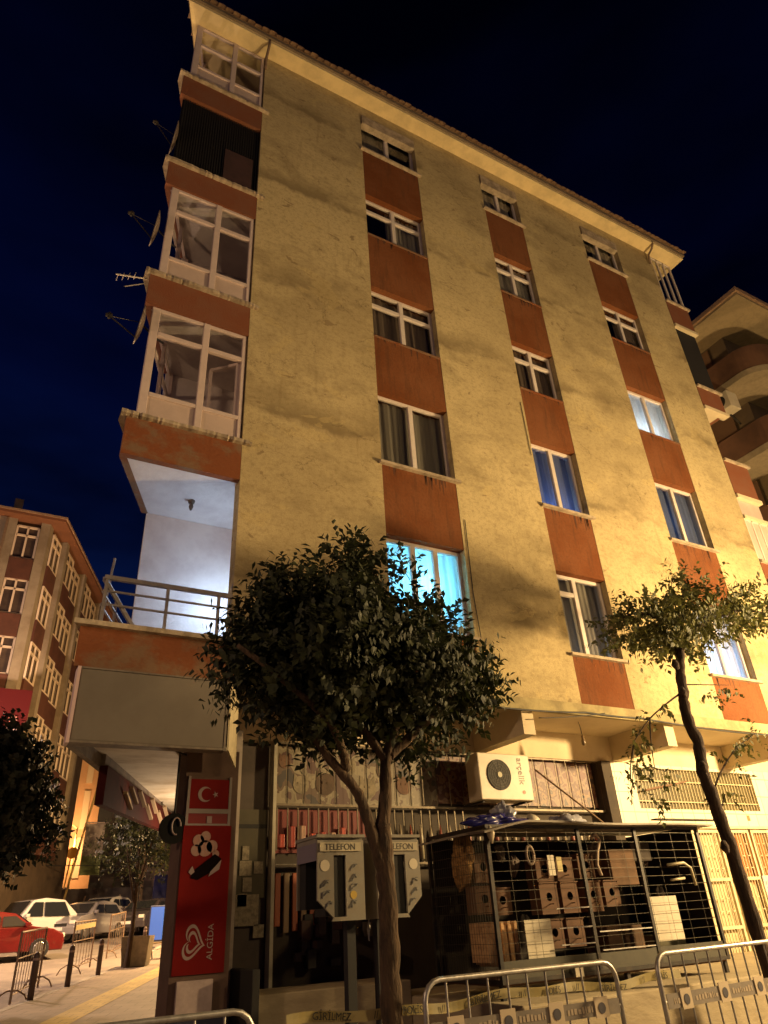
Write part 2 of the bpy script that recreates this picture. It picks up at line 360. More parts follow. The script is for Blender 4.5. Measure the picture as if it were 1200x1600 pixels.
# side pavement with kerb, paving slabs and a tactile strip
def paving(name, c1, c2, mortar, sx, sy, rough=0.8):
    m = bpy.data.materials.new(name); m.use_nodes = True; n = m.node_tree; L = n.links; b = n.nodes['Principled BSDF']; b.inputs['Roughness'].default_value = rough
    t = n.nodes.new('ShaderNodeTexCoord'); mp_ = n.nodes.new('ShaderNodeMapping'); mp_.inputs['Rotation'].default_value = (0, 0, math.radians(23.2))
    L.new(t.outputs['Object'], mp_.inputs[0]); br = n.nodes.new('ShaderNodeTexBrick'); br.inputs['Scale'].default_value = 1
    br.inputs['Brick Width'].default_value = sx; br.inputs['Row Height'].default_value = sy; br.inputs['Mortar Size'].default_value = 0.008
    br.inputs['Color1'].default_value = (*c1, 1); br.inputs['Color2'].default_value = (*c2, 1); br.inputs['Mortar'].default_value = (*mortar, 1)
    L.new(mp_.outputs[0], br.inputs['Vector'])
    z = n.nodes.new('ShaderNodeTexNoise'); z.inputs['Scale'].default_value = 1.2; z.inputs['Detail'].default_value = 8; L.new(t.outputs['Object'], z.inputs['Vector'])
    r = n.nodes.new('ShaderNodeMapRange'); r.inputs[1].default_value = 0.4; r.inputs[2].default_value = 0.65; r.inputs[4].default_value = 0.6; L.new(z.outputs['Fac'], r.inputs[0])
    mx = n.nodes.new('ShaderNodeMix'); mx.data_type = 'RGBA'; L.new(r.outputs[0], mx.inputs['Factor']); L.new(br.outputs['Color'], mx.inputs['A']); mx.inputs['B'].default_value = (*[c*0.5 for c in c1], 1)
    L.new(mx.outputs['Result'], b.inputs['Base Color'])
    bp = n.nodes.new('ShaderNodeBump'); bp.inputs['Strength'].default_value = 0.4; bp.inputs['Distance'].default_value = 0.01; L.new(br.outputs['Fac'], bp.inputs['Height']); bp.invert = True
    L.new(bp.outputs[0], b.inputs['Normal']); return m
PAVE = paving('pavement_slabs', (0.27, 0.21, 0.16), (0.22, 0.17, 0.13), (0.10, 0.08, 0.06), 0.4, 0.4)
YPAVE = paving('yellow_tactile_slabs', (0.55, 0.40, 0.12), (0.48, 0.34, 0.10), (0.2, 0.14, 0.06), 0.3, 0.3)
KERB = mat('kerb_stone', (0.36, 0.32, 0.27), 0.85, noise=0.6, nscale=3)
PY = [-2.6, 0, 3, 6, 10, 14, 18, 22, 27, 33, 40, 45]
pv = MB()
for i in range(len(PY)-1):
    a, b_ = PY[i], PY[i+1]
    pts = [(sidex(a)-3.05, a), (sidex(a)+9, a), (sidex(b_)+9, b_), (sidex(b_)-3.05, b_)]
    pv.prism(pts, [gz(a)-.05, gz(a)-.05, gz(b_)-.05, gz(b_)-.05], [gz(a)+.12, gz(a)+.12, gz(b_)+.12, gz(b_)+.12])
tag(pv.build('pavement', PAVE), kind='structure')
kb = MB(); ya = MB()
for i in range(len(PY)-1):
    a, b_ = PY[i], PY[i+1]
    kb.prism([(sidex(a)-3.22, a), (sidex(a)-3.05, a), (sidex(b_)-3.05, b_), (sidex(b_)-3.22, b_)], [gz(a)-.05]*2+[gz(b_)-.05]*2, [gz(a)+.125]*2+[gz(b_)+.125]*2)
    ya.add([(sidex(a)-1.75, a, gz(a)+.125), (sidex(a)-1.2, a, gz(a)+.125), (sidex(b_)-1.2, b_, gz(b_)+.125), (sidex(b_)-1.75, b_, gz(b_)+.125)], [(0, 1, 2, 3)])
tag(kb.build('kerb', KERB), kind='structure'); tag(ya.build('tactile_path', YPAVE), kind='structure')

# ------------------------------------------------------------------ main apartment building
B = thing('apartment_building', 'five-storey ochre apartment block with orange panels between its windows, filling the picture', 'building', (8.5, 4.0, -1.2))
COLS = [(4.82, 6.28), (8.22, 9.40), (11.63, 13.0)]
SILL = [3.64+2.85*i for i in range(5)]; TOP = [5.17, 8.03, 10.66, 13.48, 16.34]
X0, X1 = 2.47, 14.5; ZT = 16.76
w = MB(); xs = [X0] + [x for c in COLS for x in c] + [X1]
for i in range(0, len(xs), 2): w.box(xs[i], xs[i+1], 0, 0.22, 2.76, ZT)
for a, b_ in COLS: w.box(a, b_, 0, 0.22, TOP[4], ZT)
w.box(X1, X1+0.02, 0.22, 3.0, 2.76, ZT)
WALL = w.build('wall', STUCCO, B)
for a, b_ in COLS:
    zz = [2.78] + TOP[:4]
    for k in range(5):
        sp_o = MB().box(a+.002, b_-.002, 0.006, 0.215, zz[k], SILL[k]-.035); nf = len(sp_o.f)
        for i_ in range(16 if k in (1, 3) else 8):      # rust-dark runs below the sill
            x = R.uniform(a+.05, b_-.08); l_ = R.uniform(.04, .24)*(1.3 if k == 1 else .8); w_ = R.uniform(.012, .05); z_ = SILL[k]-.036
            sp_o.add([(x, .0035, z_), (x+w_, .0035, z_), (x+w_*.65, .0035, z_-l_), (x+w_*.35, .0035, z_-l_)], [(0, 3, 2, 1)])
        so = sp_o.build('spandrel_panel', ORANGE, B); so.data.materials.append(mat('rust_run', (.085, .032, .013), .9))
        for p_ in so.data.polygons[nf:]: p_.material_index = 1
# dark core, balcony back wall and everything behind the facade
core = MB().prism([(3.22, 1.50), (3.22, 1.02), (14.49, 1.02), (14.49, 10), (5.1, 10), (1.50, 1.50)], 3.0, ZT)
core.build('rear_wall', STUCCO, B)
def window(x0, x1, z0, z1, kind, curtain, lit=None, cfold=(0.0, 1.0), room=True, power=0):
    fr = MB(); y0, y1 = 0.13, 0.19; t = 0.06
    fr.box(x0, x0+t, y0, y1, z0, z1); fr.box(x1-t, x1, y0, y1, z0, z1); fr.box(x0+t, x1-t, y0, y1, z1-t, z1); fr.box(x0+t, x1-t, y0, y1, z0, z0+t)
    xm = (x0+x1)/2
    if kind in ('two', 'transom', 'side', 'five'): 
        m_ = xm if kind != 'side' else x0+(x1-x0)*0.42
        fr.box(m_-.045, m_+.045, y0-.01, y1-.001, z0+t, z1-t)
    if kind == 'transom': zt_ = z1-0.38; fr.box(x0+t, xm-.045, y0-.005, y1-.002, zt_-.04, zt_+.04); fr.box(xm+.045, x1-t, y0-.005, y1-.002, zt_-.04, zt_+.04)
    if kind == 'side': zt_ = z1-0.36; fr.box(x0+t, x0+(x1-x0)*0.42-.045, y0-.005, y1-.002, zt_-.04, zt_+.04)
    if kind == 'three':
        for q in (0.37, 0.66): fr.box(x0+(x1-x0)*q-.045, x0+(x1-x0)*q+.045, y0-.01, y1-.001, z0+t, z1-t)
    o = fr.build('window', FRAME, B, bevel=0.006)
    MB().box(x0+t, x1-t, 0.160, 0.164, z0+t, z1-t).build('pane', GLASS, o)
    if curtain:
        c = MB(); ph = R.random()*6
        def cf(u, v):
            x = x0+.03 + (x1-x0-.06)*(cfold[0] + (cfold[1]-cfold[0])*u); d = 0.014*math.sin(u*46+ph+v*0.8)+0.008*math.sin(u*97+2*v)+.02*math.sin(u*9+ph)
            return (x, 0.27+d, z0+.02+(z1-z0-.04)*v)
        c.grid(cf, 60, 3); c.build('curtain', curtain, o, smooth=True)
    # sill and room
    rm = MB()
    ry = 1.0
    rm.add([(x0-.3, .225, z0-.3), (x1+.3, .225, z0-.3), (x1+.3, ry, z0-.3), (x0-.3, ry, z0-.3), (x0-.3, .225, z1+.2), (x1+.3, .225, z1+.2), (x1+.3, ry, z1+.2), (x0-.3, ry, z1+.2)],
           [(0, 1, 2, 3), (4, 7, 6, 5), (2, 6, 7, 3), (1, 5, 6, 2), (0, 3, 7, 4)])
    rm.build('room', ROOMW if lit else DARKIN, o)
    if lit:
        pl = point('room_light', ((x0+x1)/2-B.location.x+0.1, 0.72-B.location.y, z0+lit[1]-B.location.z), power, lit[0], 0.08); pl.parent = B
    return o
specs = {
 (0, 0): dict(kind='three', curtain=CURTW, lit=((0.16, 0.66, 1.0), 0.9), power=130),
 (1, 0): dict(kind='side', curtain=CURT, lit=((0.9, 0.95, 1.0), 0.1), power=5),  # small room light added in place of a lamp reflection in the glass
 (2, 0): dict(kind='two', curtain=CURTW, lit=((0.36, 0.60, 1.0), 0.35), power=60),
 (0, 1): dict(kind='two', curtain=CURT),
 (1, 1): dict(kind='two', curtain=CURTB, lit=((0.30, 0.50, 1.0), 0.05), power=16),
 (2, 1): dict(kind='two', curtain=CURTB, lit=((0.35, 0.6, 1.0), 0.7), power=3),
 (2, 2): dict(kind='two', curtain=CURTW, lit=((0.72, 0.90, 1.0), 0.3), power=40),
}
for ci, (a, b_) in enumerate(COLS):
    for k in range(5):
        s = specs.get((ci, k), dict(kind='transom' if k in (2, 3) else 'two', curtain=R.choice([CURT, CURT2, CURT2, CURT3]), cfold=R.choice([(0, 1), (0, 1), (.08, 1), (.42, 1), (0, .6), (0, .9)])))
        window(a, b_, SILL[k], TOP[k], **s)
        if k in (0, 1, 4):
            MB().box(a-.05, b_+.07, -.07, 0.14, SILL[k]-.035, SILL[k]+.012).build('sill', LEDGE, B)
        else: MB().box(a+.003, b_-.003, -.012, 0.14, SILL[k]-.034, SILL[k]+.006).build('sill', ORANGE_OLD, B)
        if k == 4: MB().box(a+.02, b_-.02, -.035, 0.12, TOP[k]-.30, TOP[k]+.02).build('shutter_box', LEDGE, B)
# eaves: soffit, fascia and tiles, gutter
EV = [(0.66, -0.34), (15.60, -0.34), (15.55, 3.0), (15.6, 10.4), (5.0, 10.4)]
MB().prism(EV, ZT, ZT+.10).build('soffit', mat('soffit_plaster', (0.80, 0.64, 0.34), 0.85, noise=0.35, nscale=2), B)
MB().prism([(0.61, -0.39), (15.65, -0.39), (15.6, 10.5), (5.0, 10.5)], ZT+.101, ZT+.20).build('fascia', mat('fascia_board', (0.20, 0.15, 0.10), 0.9, noise=0.5, nscale=4), B)
rt = MB()
nx = 92
for i in range(nx):
    x = 0.58 + i*(15.10/nx); p = []
    for j in range(7):
        a_ = math.pi*j/6; p.append((x+.082-math.cos(a_)*.08, math.sin(a_)*.035))
    k = len(rt.v)
    jt = R.uniform(-.015, .015)
    ye = min(4.8, -0.3+(x-0.50)/0.43); ye = max(ye, -.35)
    for yy, zo in ((-0.47+jt, 0.0), (ye, 1.9*(ye+.66)/5.46)):
        for q in p: rt.v.append((q[0], yy, ZT+.205+q[1]+zo))
    for j in range(6): rt.f.append((k+j, k+j+1, k+8+j, k+7+j))
    rt.f.append(tuple(k+j for j in range(7)))
rt.add([(0.6, -.4, ZT+.204), (15.6, -.4, ZT+.204), (15.6, 4.8, ZT+2.1), (2.8, 4.8, ZT+2.1)], [(0, 1, 2, 3)])
rt.add([(2.8, 4.8, ZT+2.1), (15.6, 4.8, ZT+2.1), (15.6, 10.5, ZT+.2), (5.0, 10.5, ZT+.2), (.6, -.4, ZT+.2)], [(0, 1, 2, 3), (0, 3, 4)])
rt.build('roof', TILE, B)
for x in (2.44, 14.3):
    MB().tube([(x, -.33, ZT+.10), (x, -.33, ZT-.02), (x, -.26, ZT-.14), (x+.01, -.10, ZT-.24), (x+.02, -.06, ZT-.55)], .03, 8).build('downpipe', mat('old_pipe', (0.20, 0.13, 0.08), 0.7, noise=0.5, nscale=8), B, smooth=True)
MB().box(2.9, 15.4, -.07, 0.0, 2.62, 2.80).build('cornice', mat('olive_cornice', (0.40, 0.33, 0.16), 0.9, noise=0.7, nscale=3, dark=(0.2, 0.16, 0.08), bump=0.5, bscale=12), B)
MB().box(2.9, 15.4, 0.001, 1.62, 2.70, 2.755).build('soffit', CREAM, B)

# ---- left corner balconies (front edge on the street corner, side edge along the side street)
def quadpts(o0, o1, y0=0.0, y1=1.47, in0=0.0):
    """corner balcony outline: x from o0 to o1 at y0, running back along the side street"""
    k = SD.x/SD.y
    return [(o0+k*y0, y0), (o1+k*y0, y0), (o1+k*y1, y1), (o0+k*y1, y1)]
PINK = mat('pinkish_white_plaster', (0.70, 0.64, 0.60), 0.85, noise=0.6, nscale=1.6, dark=(0.52, 0.44, 0.42), bump=0.3, bscale=14)
# back wall and inner side wall
MB().box(1.50, 3.22, 1.44, 1.499, 3.07, ZT).build('balcony_back_wall', PINK, B)
MB().prism([(2.56, .221), (2.72, .221), (3.28, 1.438), (3.12, 1.438)], 3.07, ZT).build('balcony_side_wall', PINK, B)
bands = [(5.52, 6.13, 'stained'), (8.30, 8.93, ''), (11.22, 11.83, ''), (14.0, 14.62, '')]
for z0, z1, st in bands:
    pr = MB(); k = SD.x/SD.y
    pr.box(0.84, 2.465, -.002, 0.10, z0, z1)                                   # front
    pr.prism([(0.84, 0.10), (0.94, 0.10), (0.94+k*1.36, 1.46), (0.84+k*1.36, 1.46)], z0, z1)   # side
    par = pr.build('balcony_parapet', ORANGE_OLD if st else mat('orange_balcony', (0.20, 0.063, 0.025), 0.88, noise=0.7, nscale=2.5, dark=(0.20, 0.085, 0.045), bump=0.4), B)
    MB().prism([(0.945, .101), (2.55, .101), (3.12, 1.435), (1.51, 1.435)], z0+.002, z0+.16).build('balcony_slab', PINK, B)
    lg = MB()
    # chipped ledge: outline with a slightly ragged edge
    def ledge(u, v):
        x = 0.76+1.80*u; ph = v*4
        y = (-.075, .16, .16, -.075, -.075)[int(ph)]; zz_ = (z1-.001, z1-.001, z1+.055, z1+.055, z1-.001)[int(ph)]
        n_ = jag[min(60, round(u*60))]
        return (x, y+(n_ if ph in (0, 3, 4) else 0), zz_+(n_ if ph in (0, 4) else 0)*0.8)
    jag = [R.gauss(0, .004)+(R.random() < .12)*R.uniform(-.006, .022) for _ in range(61)]
    lg.grid(ledge, 60, 4)
    lg.prism([(0.76, 0.161), (0.93, 0.161), (0.93+k*1.3, 1.46), (0.76+k*1.3, 1.46)], z1, z1+.05)
    lg.build('ledge', LEDGE, par)
    MB().box(2.56, 2.60, -.06, 0, z1, z1+.05).build('ledge_end', LEDGE, par)
BF = mat('pinkish_frame', (0.62, 0.50, 0.45), 0.5, noise=0.3, nscale=6, dark=(0.45, 0.36, 0.32))
PANEL = mat('pinkish_panel', (0.55, 0.43, 0.37), 0.6, noise=0.5, nscale=2.5, dark=(0.42, 0.32, 0.27))
def glazing(z0, z1, transom, panel_h, opened=False):
    f = MB(); y0, y1 = 0.02, 0.08; xl, xm, xr = 0.98, 1.80, 2.44; t = .055
    f.box(xl-.02, xl+.10, y0, y1+.02, z0, z1); f.box(xr-t, xr, y0, y1, z0, z1); f.box(xm-.05, xm+.05, y0-.008, y1, z0, z1)
    for a, b_ in ((xl+.10, xm-.05), (xm+.05, xr-t)):
        f.box(a, b_, y0, y1, z1-t, z1); f.box(a, b_, y0-.004, y1, transom-.04, transom+.04); f.box(a, b_, y0-.004, y1, z0+panel_h-.035, z0+panel_h+.035); f.box(a, b_, y0, y1, z0, z0+.04)
    k = SD.x/SD.y
    for q in (0.08, 0.72, 1.38):
        x = xl-.02+k*q; f.prism([(x, q), (x+.06, q), (x+.06+k*.07, q+.07), (x+k*.07, q+.07)], z0, z1-.001)
    for zz_ in (z0+panel_h, transom, z1-.04):
        f.prism([(xl-.015, .09), (xl+.035, .09), (xl+.035+k*1.29, 1.38), (xl-.015+k*1.29, 1.38)], zz_-.035, zz_+.034)
    o = f.build('balcony_glazing', BF, B, bevel=0.006)
    MB().box(xl+.10, xm-.05, .045, .055, z0+.04, z0+panel_h-.035).box(xm+.05, xr-t, .045, .055, z0+.04, z0+panel_h-.035).build('lower_panel', PANEL, o)
    g = MB().box(xl+.10, xm-.05, .05, .054, z0+panel_h+.035, z1-t)
    if not opened: g.box(xm+.05, xr-t, .05, .054, z0+panel_h+.035, z1-t)
    else: g.box(xm+.05, xr-t, .05, .054, transom+.04, z1-t)
    g.build('pane', GLASS, o)
    if opened:   # casement tilted inwards
        c = MB(); x2 = xr-t-.03; za, zb = z0+panel_h+.05, transom-.06
        p0 = Vector((x2, .10, 0)); p1 = Vector((x2-.34, .42, 0))
        for zz_ in (za, zb): c.bar(p0+Vector((0, 0, zz_)), p1+Vector((0, 0, zz_)), .05)
        for p in (p0, p1): c.bar(p+Vector((0, 0, za)), p+Vector((0, 0, zb)), .05)
        c.build('open_casement', BF, o)
    return o
glazing(6.18, 8.29, 7.78, 0.44, True)
glazing(8.98, 11.21, 10.63, 0.48)
glazing(14.67, ZT-.02, 16.05, 0.55)
# third-floor balcony: casement frame in front of the pane, black netting on the fourth
nb = MB()
for i in range(34): nb.bar((0.95+i*.046, .06, 11.90), (0.95+i*.046, .06, 13.98), .012)
nb.box(0.93, 2.45, .09, .10, 11.88, 13.99)
k_ = SD.x/SD.y
nb.prism([(0.90, .1), (0.93, .1), (0.93+k_*1.3, 1.42), (0.90+k_*1.3, 1.42)], 11.88, 13.99)
nb.build('balcony_netting', mat('black_netting', (0.010, 0.008, 0.008), 0.9), B)
MB().box(1.80, 2.35, .035, .05, 12.0, 12.95).build('hung_cloth', mat('dull_red_cloth', (0.05, 0.02, 0.02), 0.95, noise=0.5, nscale=4), B)

# ---- first-floor terrace over the shop: slab, stained parapet, railing
k = SD.x/SD.y
ter = MB().prism([(0.72, -.06), (2.46, -.06), (2.46, 0.0), (2.55, 0.02), (3.12, 1.435), (6.6, 9.2), (4.62, 9.2)], 2.60, 3.06)
TERO = ter.build('terrace_parapet', ORANGE_OLD, B)
MB().prism([(0.64, -.14), (2.46, -.14), (2.46, .10), (0.90, .10), (4.80, 9.2), (4.54, 9.2)], 3.061, 3.12).build('ledge', LEDGE, TERO)
rl = MB()
RS = mat('railing_grey', (0.34, 0.30, 0.28), 0.5, metal=0.4, noise=0.5, nscale=9)
for x in (0.93, 1.65, 2.29): rl.bar((x, .0, 3.12), (x, .0, 3.72), .035)
for z, t in ((3.72, .05), (3.55, .022), (3.38, .022)): rl.bar((0.90, 0, z), (2.46, 0, z), t)
for q in (0.7, 1.5, 2.6): 
    p = street(q, .08); rl.bar((p.x, p.y, 3.12), (p.x, p.y, 3.72), .03)
for z, t in ((3.72, .045), (3.55, .022), (3.38, .022)):
    a_, b_ = street(0.08, .08), street(2.7, .08); rl.bar((a_.x, a_.y, z), (b_.x, b_.y, z), t)
rl.bar((0.90, .02, 3.70), (1.32, .05, 3.14), .04)
rl.bar((2.42, .02, 3.72), (2.50, .04, 3.98), .025)
rl.build('terrace_railing', RS, B)
MB().tube([(0.95, .15, 3.2), (1.02, .35, 4.15)], .018, 6).build('antenna_mast', RS, B)
MB().tube([(2.01, .83, 5.53), (2.01, .83, 5.48)], [.055, .045], 10).tube([(2.01, .83, 5.48), (2.01, .83, 5.42), (2.01, .83, 5.36)], [.02, .035, .015], 10).build('ceiling_bulb', mat('dusty_bulb', (0.12, 0.09, 0.07), 0.4), B, smooth=True)
# cool wall lamp just round the corner on the terrace
wl = thing('wall_lamp', 'cool white wall lamp on the first-floor terrace, hidden round the corner of the ochre wall', 'lamp', (2.86, 0.86, 4.25))
MB().box(-.02, .05, -.05, .05, -.09, .09).build('lamp_base', FRAME, wl, local=True)
MB().disc((-.03, 0, -.05), (0, 0, 1), .04, .10, 12).build('lamp_shade', mat('lit_cool', (0.8, 0.85, 1), 0.4, emit=(0.5, 0.68, 1.0), estr=6), wl, local=True)
point('terrace_lamp_light', (2.775, .83, 4.05), 44, COOL, .05)

# ---- right-hand balconies (seen edge-on)
rb = [(13.92, 14.80), (11.02, 11.66), (8.34, 9.30), (5.55, 6.52)]
for z0, z1 in rb:
    pr = MB().box(14.521, 15.42, 0.0, 0.10, z0, z1).box(15.32, 15.42, .101, 1.6, z0, z1)
    par = pr.build('balcony_parapet', mat('orange_balcony', (0.34, 0.10, 0.034)), B)
    MB().box(14.521, 15.48, -.06, 0.14, z1+.001, z1+.06).build('ledge', LEDGE, par)
    MB().box(14.521, 15.319, .101, 1.6, z0+.002, z0+.15).build('balcony_slab', CREAM, B)
    MB().box(14.521, 15.44, -.045, 0.12, z0-.10, z0-.002).build('ledge', CREAM, par)
for z0, z1, m_ in ((14.86, ZT-.02, None), (6.58, 7.7, PANEL)):
    f = MB()
    for x in (14.53, 14.80, 15.08, 15.36): f.box(x, x+.05, .03, .08, z0, z1)
    f.box(14.58, 15.36, .03, .08, z0, z0+.05); f.box(14.58, 15.36, .03, .08, z1-.05, z1)
    o = f.build('balcony_glazing', FRAME, B); MB().box(14.58, 15.40, .05, .056, z0+.05, z1-.05).build('pane', m_ or GLASS, o)
MB().box(14.53, 15.40, .06, .10, 6.60, 8.23).build('balcony_panel', PANEL, B)
MB().box(14.53, 15.44, -.03, .058, 7.68, 7.76).build('ledge', CREAM, B)
MB().box(14.53, 15.40, .06, .10, 11.75, 13.90).build('balcony_netting', mat('black_netting', (0.01, 0.008, 0.008)), B)
MB().box(14.521, 15.40, 1.60, 1.66, 3.0, ZT).build('balcony_back_wall', CREAM, B)

# ---- ground floor: beams, upper cream wall, shop fronts
for x in (3.95, 6.98, 10.02, 13.1): MB().box(x, x+.22, 0.02, 1.299, 2.28, 2.699).build('beam', CREAM, B)
MB().box(3.0, 15.4, 1.30, 1.62, 2.26, 2.699).build('upper_wall', CREAM, B)
MB().prism([(3.05, 1.62), (15.4, 1.62), (15.4, 10), (6.7, 10)], -1.4, 2.69).build('ground_floor_wall', DARKIN, B)

# pet shop window: printed panels of animals behind bars
SHOPD = mat('shop_dark_board', (0.055, 0.040, 0.025), 0.8, noise=0.6, nscale=3, dark=(0.03, 0.022, 0.016))
sf = MB().box(3.0, 9.98, 1.50, 1.60, -1.3, 2.26).build('shop_front', SHOPD, B)
def panelmat(name, bg_, sc, cols, seed=0.0):
    m = bpy.data.materials.new(name); m.use_nodes = True; n = m.node_tree; L = n.links; b = n.nodes['Principled BSDF']; b.inputs['Roughness'].default_value = 0.5
    t = n.nodes.new('ShaderNodeTexCoord'); mp_ = n.nodes.new('ShaderNodeMapping'); mp_.inputs['Location'].default_value = (seed, 0, seed*2); L.new(t.outputs['Object'], mp_.inputs[0])
    z = n.nodes.new('ShaderNodeTexNoise'); z.inputs['Scale'].default_value = sc; z.inputs['Detail'].default_value = 3; L.new(mp_.outputs[0], z.inputs['Vector'])
    r = n.nodes.new('ShaderNodeValToRGB'); r.color_ramp.interpolation = 'CONSTANT'; el = r.color_ramp.elements
    el[0].position = 0; el[0].color = (*cols[0], 1); el[1].position = 0.42; el[1].color = (*cols[1], 1)
    for p_, c_ in zip((0.50, 0.56, 0.63), cols[2:]): q = el.new(p_); q.color = (*c_, 1)
    L.new(z.outputs['Fac'], r.inputs[0]); L.new(r.outputs[0], b.inputs['Base Color']); MATS[name] = m; return m
PRINT1 = panelmat('animal_print_panel', None, 3.4, [(0.07, 0.025, 0.014), (0.17, 0.135, 0.08), (0.22, 0.18, 0.11), (0.09, 0.05, 0.025), (0.03, 0.02, 0.014)])
PRINT2 = panelmat('red_print_panel', None, 4.2, [(0.10, 0.02, 0.012), (0.17, 0.10, 0.06), (0.08, 0.02, 0.012), (0.18, 0.09, 0.035), (0.035, 0.014, 0.010)], 3)
MB().box(3.66, 6.30, 1.46, 1.49, 1.47, 2.24).build('sign_print', PRINT1, sf)
MB().box(6.32, 9.62, 1.46, 1.49, 1.52, 2.24).build('sign_print', PRINT2, sf)
# animal portraits on the sign (round heads with ears), flat cut-outs
HEADC = [mat('portrait_cream', (0.26, 0.21, 0.13), 0.7, noise=.7, nscale=12), mat('portrait_brown', (0.09, 0.05, 0.025), 0.7, noise=.7, nscale=12), mat('portrait_rust', (0.14, 0.065, 0.03), 0.7, noise=.7, nscale=12)]
for i, (x, z, r, ci) in enumerate(((3.80, 2.02, .09, 2), (4.05, 1.72, .12, 0), (4.42, 1.74, .15, 1), (4.80, 1.98, .11, 0), (5.10, 1.70, .14, 0), (5.36, 1.95, .10, 1), (5.72, 1.76, .13, 2))):
    m_ = MB().disc((x, 1.459, z), (0, -1, 0), r, .006, 20)
    for sx in (-1, 1): m_.slab([(x+sx*r*.35, 1.459, z+r*.8), (x+sx*r*.95, 1.459, z+r*.45), (x+sx*r*.85, 1.459, z+r*1.25)], (0, -.005, 0))
    m_.disc((x-.04, 1.450, z+.02), (0, -1, 0), r*.13, .004, 8); m_.disc((x+.04, 1.450, z+.02), (0, -1, 0), r*.13, .004, 8)
    m_.build('animal_portrait', HEADC[ci], sf)
RED = mat('red_board', (0.15, 0.015, 0.008), 0.6, noise=0.5, nscale=3, dark=(0.16, 0.02, 0.012))
MB().box(3.66, 5.10, 1.47, 1.495, 0.86, 1.40).build('red_board', RED, sf)
for i in range(7):   # packets hanging in the window
    x = 3.70+i*.15; h = R.uniform(.16, .28)
    MB().box(x, x+.10, 1.40, 1.44, .92, .92+h).build('packet', mat('red_packet%d' % (i % 3), [(0.45, 0.06, 0.03), (0.36, 0.045, 0.025), (0.45, 0.27, 0.18)][i % 3], 0.4), sf, bevel=.008)
for i in range(5):
    x = 3.68+i*.12
    MB().box(x, x+.075, 1.40, 1.44, -.02+R.uniform(-.05, .05), .62).build('packet', mat('orange_packet%d' % (i % 2), [(0.33, 0.08, 0.025), (0.25, 0.16, 0.08)][i % 2], 0.5), sf, bevel=.008)
MB().box(3.65, 4.15, 1.36, 1.46, .68, .72).build('shelf', STEEL, sf)
gr = MB()
for i in range(50):
    x = 3.66+i*.122
    if i % 2: gr.bar((x, 1.34, 1.47), (x, 1.34, 2.24), .010)
for i in range(21):
    x = 3.66+i*.15
    gr.bar((x, 1.34, 0.70 if x > 4.9 else .88), (x, 1.34, 1.40), .016)
for z in (1.44, 2.25, .70): gr.bar((3.62, 1.34, z), (9.64, 1.34, z), .03)
gr.build('window_grille', mat('dull_grille', (0.15, 0.12, 0.08), 0.5, metal=0.5, noise=0.5, nscale=6), sf)
for i in range(26):   # upright tips of wrapped rolls along the shelf behind the cage
    x = 5.0+i*.17
    MB().tube([(x, 1.28, .75), (x, 1.28, 1.05), (x, 1.28, 1.20)], [.035, .03, .006], 8).build('wrapped_roll', mat('roll%d' % (i % 3), [(0.30, 0.24, 0.15), (0.20, 0.05, 0.03), (0.36, 0.31, 0.21)][i % 3], 0.4), sf, smooth=True)
# shop door at the left with stickers
dr = MB().box(3.12, 3.56, 1.44, 1.495, -1.0, 2.2).build('door', mat('brown_door', (0.060, 0.042, 0.030), 0.7, noise=0.5, nscale=3), B)
MB().box(3.16, 3.55, 1.40, 1.439, .35, 1.38).build('glass_panel', mat('olive_glass', (0.07, 0.06, 0.035), 0.8, noise=0.4, nscale=3), dr)
MB().box(3.16, 3.55, 1.395, 1.399, 1.15, 1.20).build('door_rail', BLACK, dr)
STK = mat('paper_sticker', (0.24, 0.20, 0.13), 0.7, noise=0.7, nscale=18, dark=(0.08, 0.06, 0.04))
for (x, z, w_, h_) in ((3.22, .78, .09, .16), (3.19, .60, .16, .17), (3.38, .62, .12, .14), (3.24, .42, .12, .16), (3.16, .05, .30, .34), (3.40, -.08, .14, .14), (3.18, .26, .12, .14)):
    MB().box(x, x+w_, 1.386, 1.394, z, z+h_).build('sticker', STK, dr)
MB().box(3.585, 3.63, 1.30, 1.45, -1.0, 2.25).build('door_jamb', mat('white_jamb', (0.42, 0.38, 0.28), 0.6, noise=0.4, nscale=5), B)
pp = MB().box(2.955, 3.035, 1.02, 1.16, -1.2, 2.3).box(3.055, 3.09, 1.20, 1.26, -1.2, 2.3)
pp.build('metal_post', mat('grey_post', (0.30, 0.25, 0.21), 0.5, metal=0.3, noise=0.5, nscale=5), B)
# jumble displayed low in the shop window
JM = [mat('jumble%d' % i, c, 0.6, noise=0.6, nscale=9) for i, c in enumerate([(0.05, 0.033, 0.02), (0.075, 0.053, 0.035), (0.025, 0.02, 0.016), (0.06, 0.023, 0.014)])]
for i in range(26):
    x = 3.7+R.random()*1.6; z = -.55+R.random()*.62; w_ = R.uniform(.06, .16); h_ = R.uniform(.08, .26)
    MB().box(x, x+w_, 1.30+R.random()*.1, 1.44, z, z+h_).build('display_item', JM[i % 4], sf, bevel=.01)
# pillar between the shops
MB().box(9.64, 9.86, 1.22, 1.50, -1.2, 2.259).build('pillar', SHOPD, B)

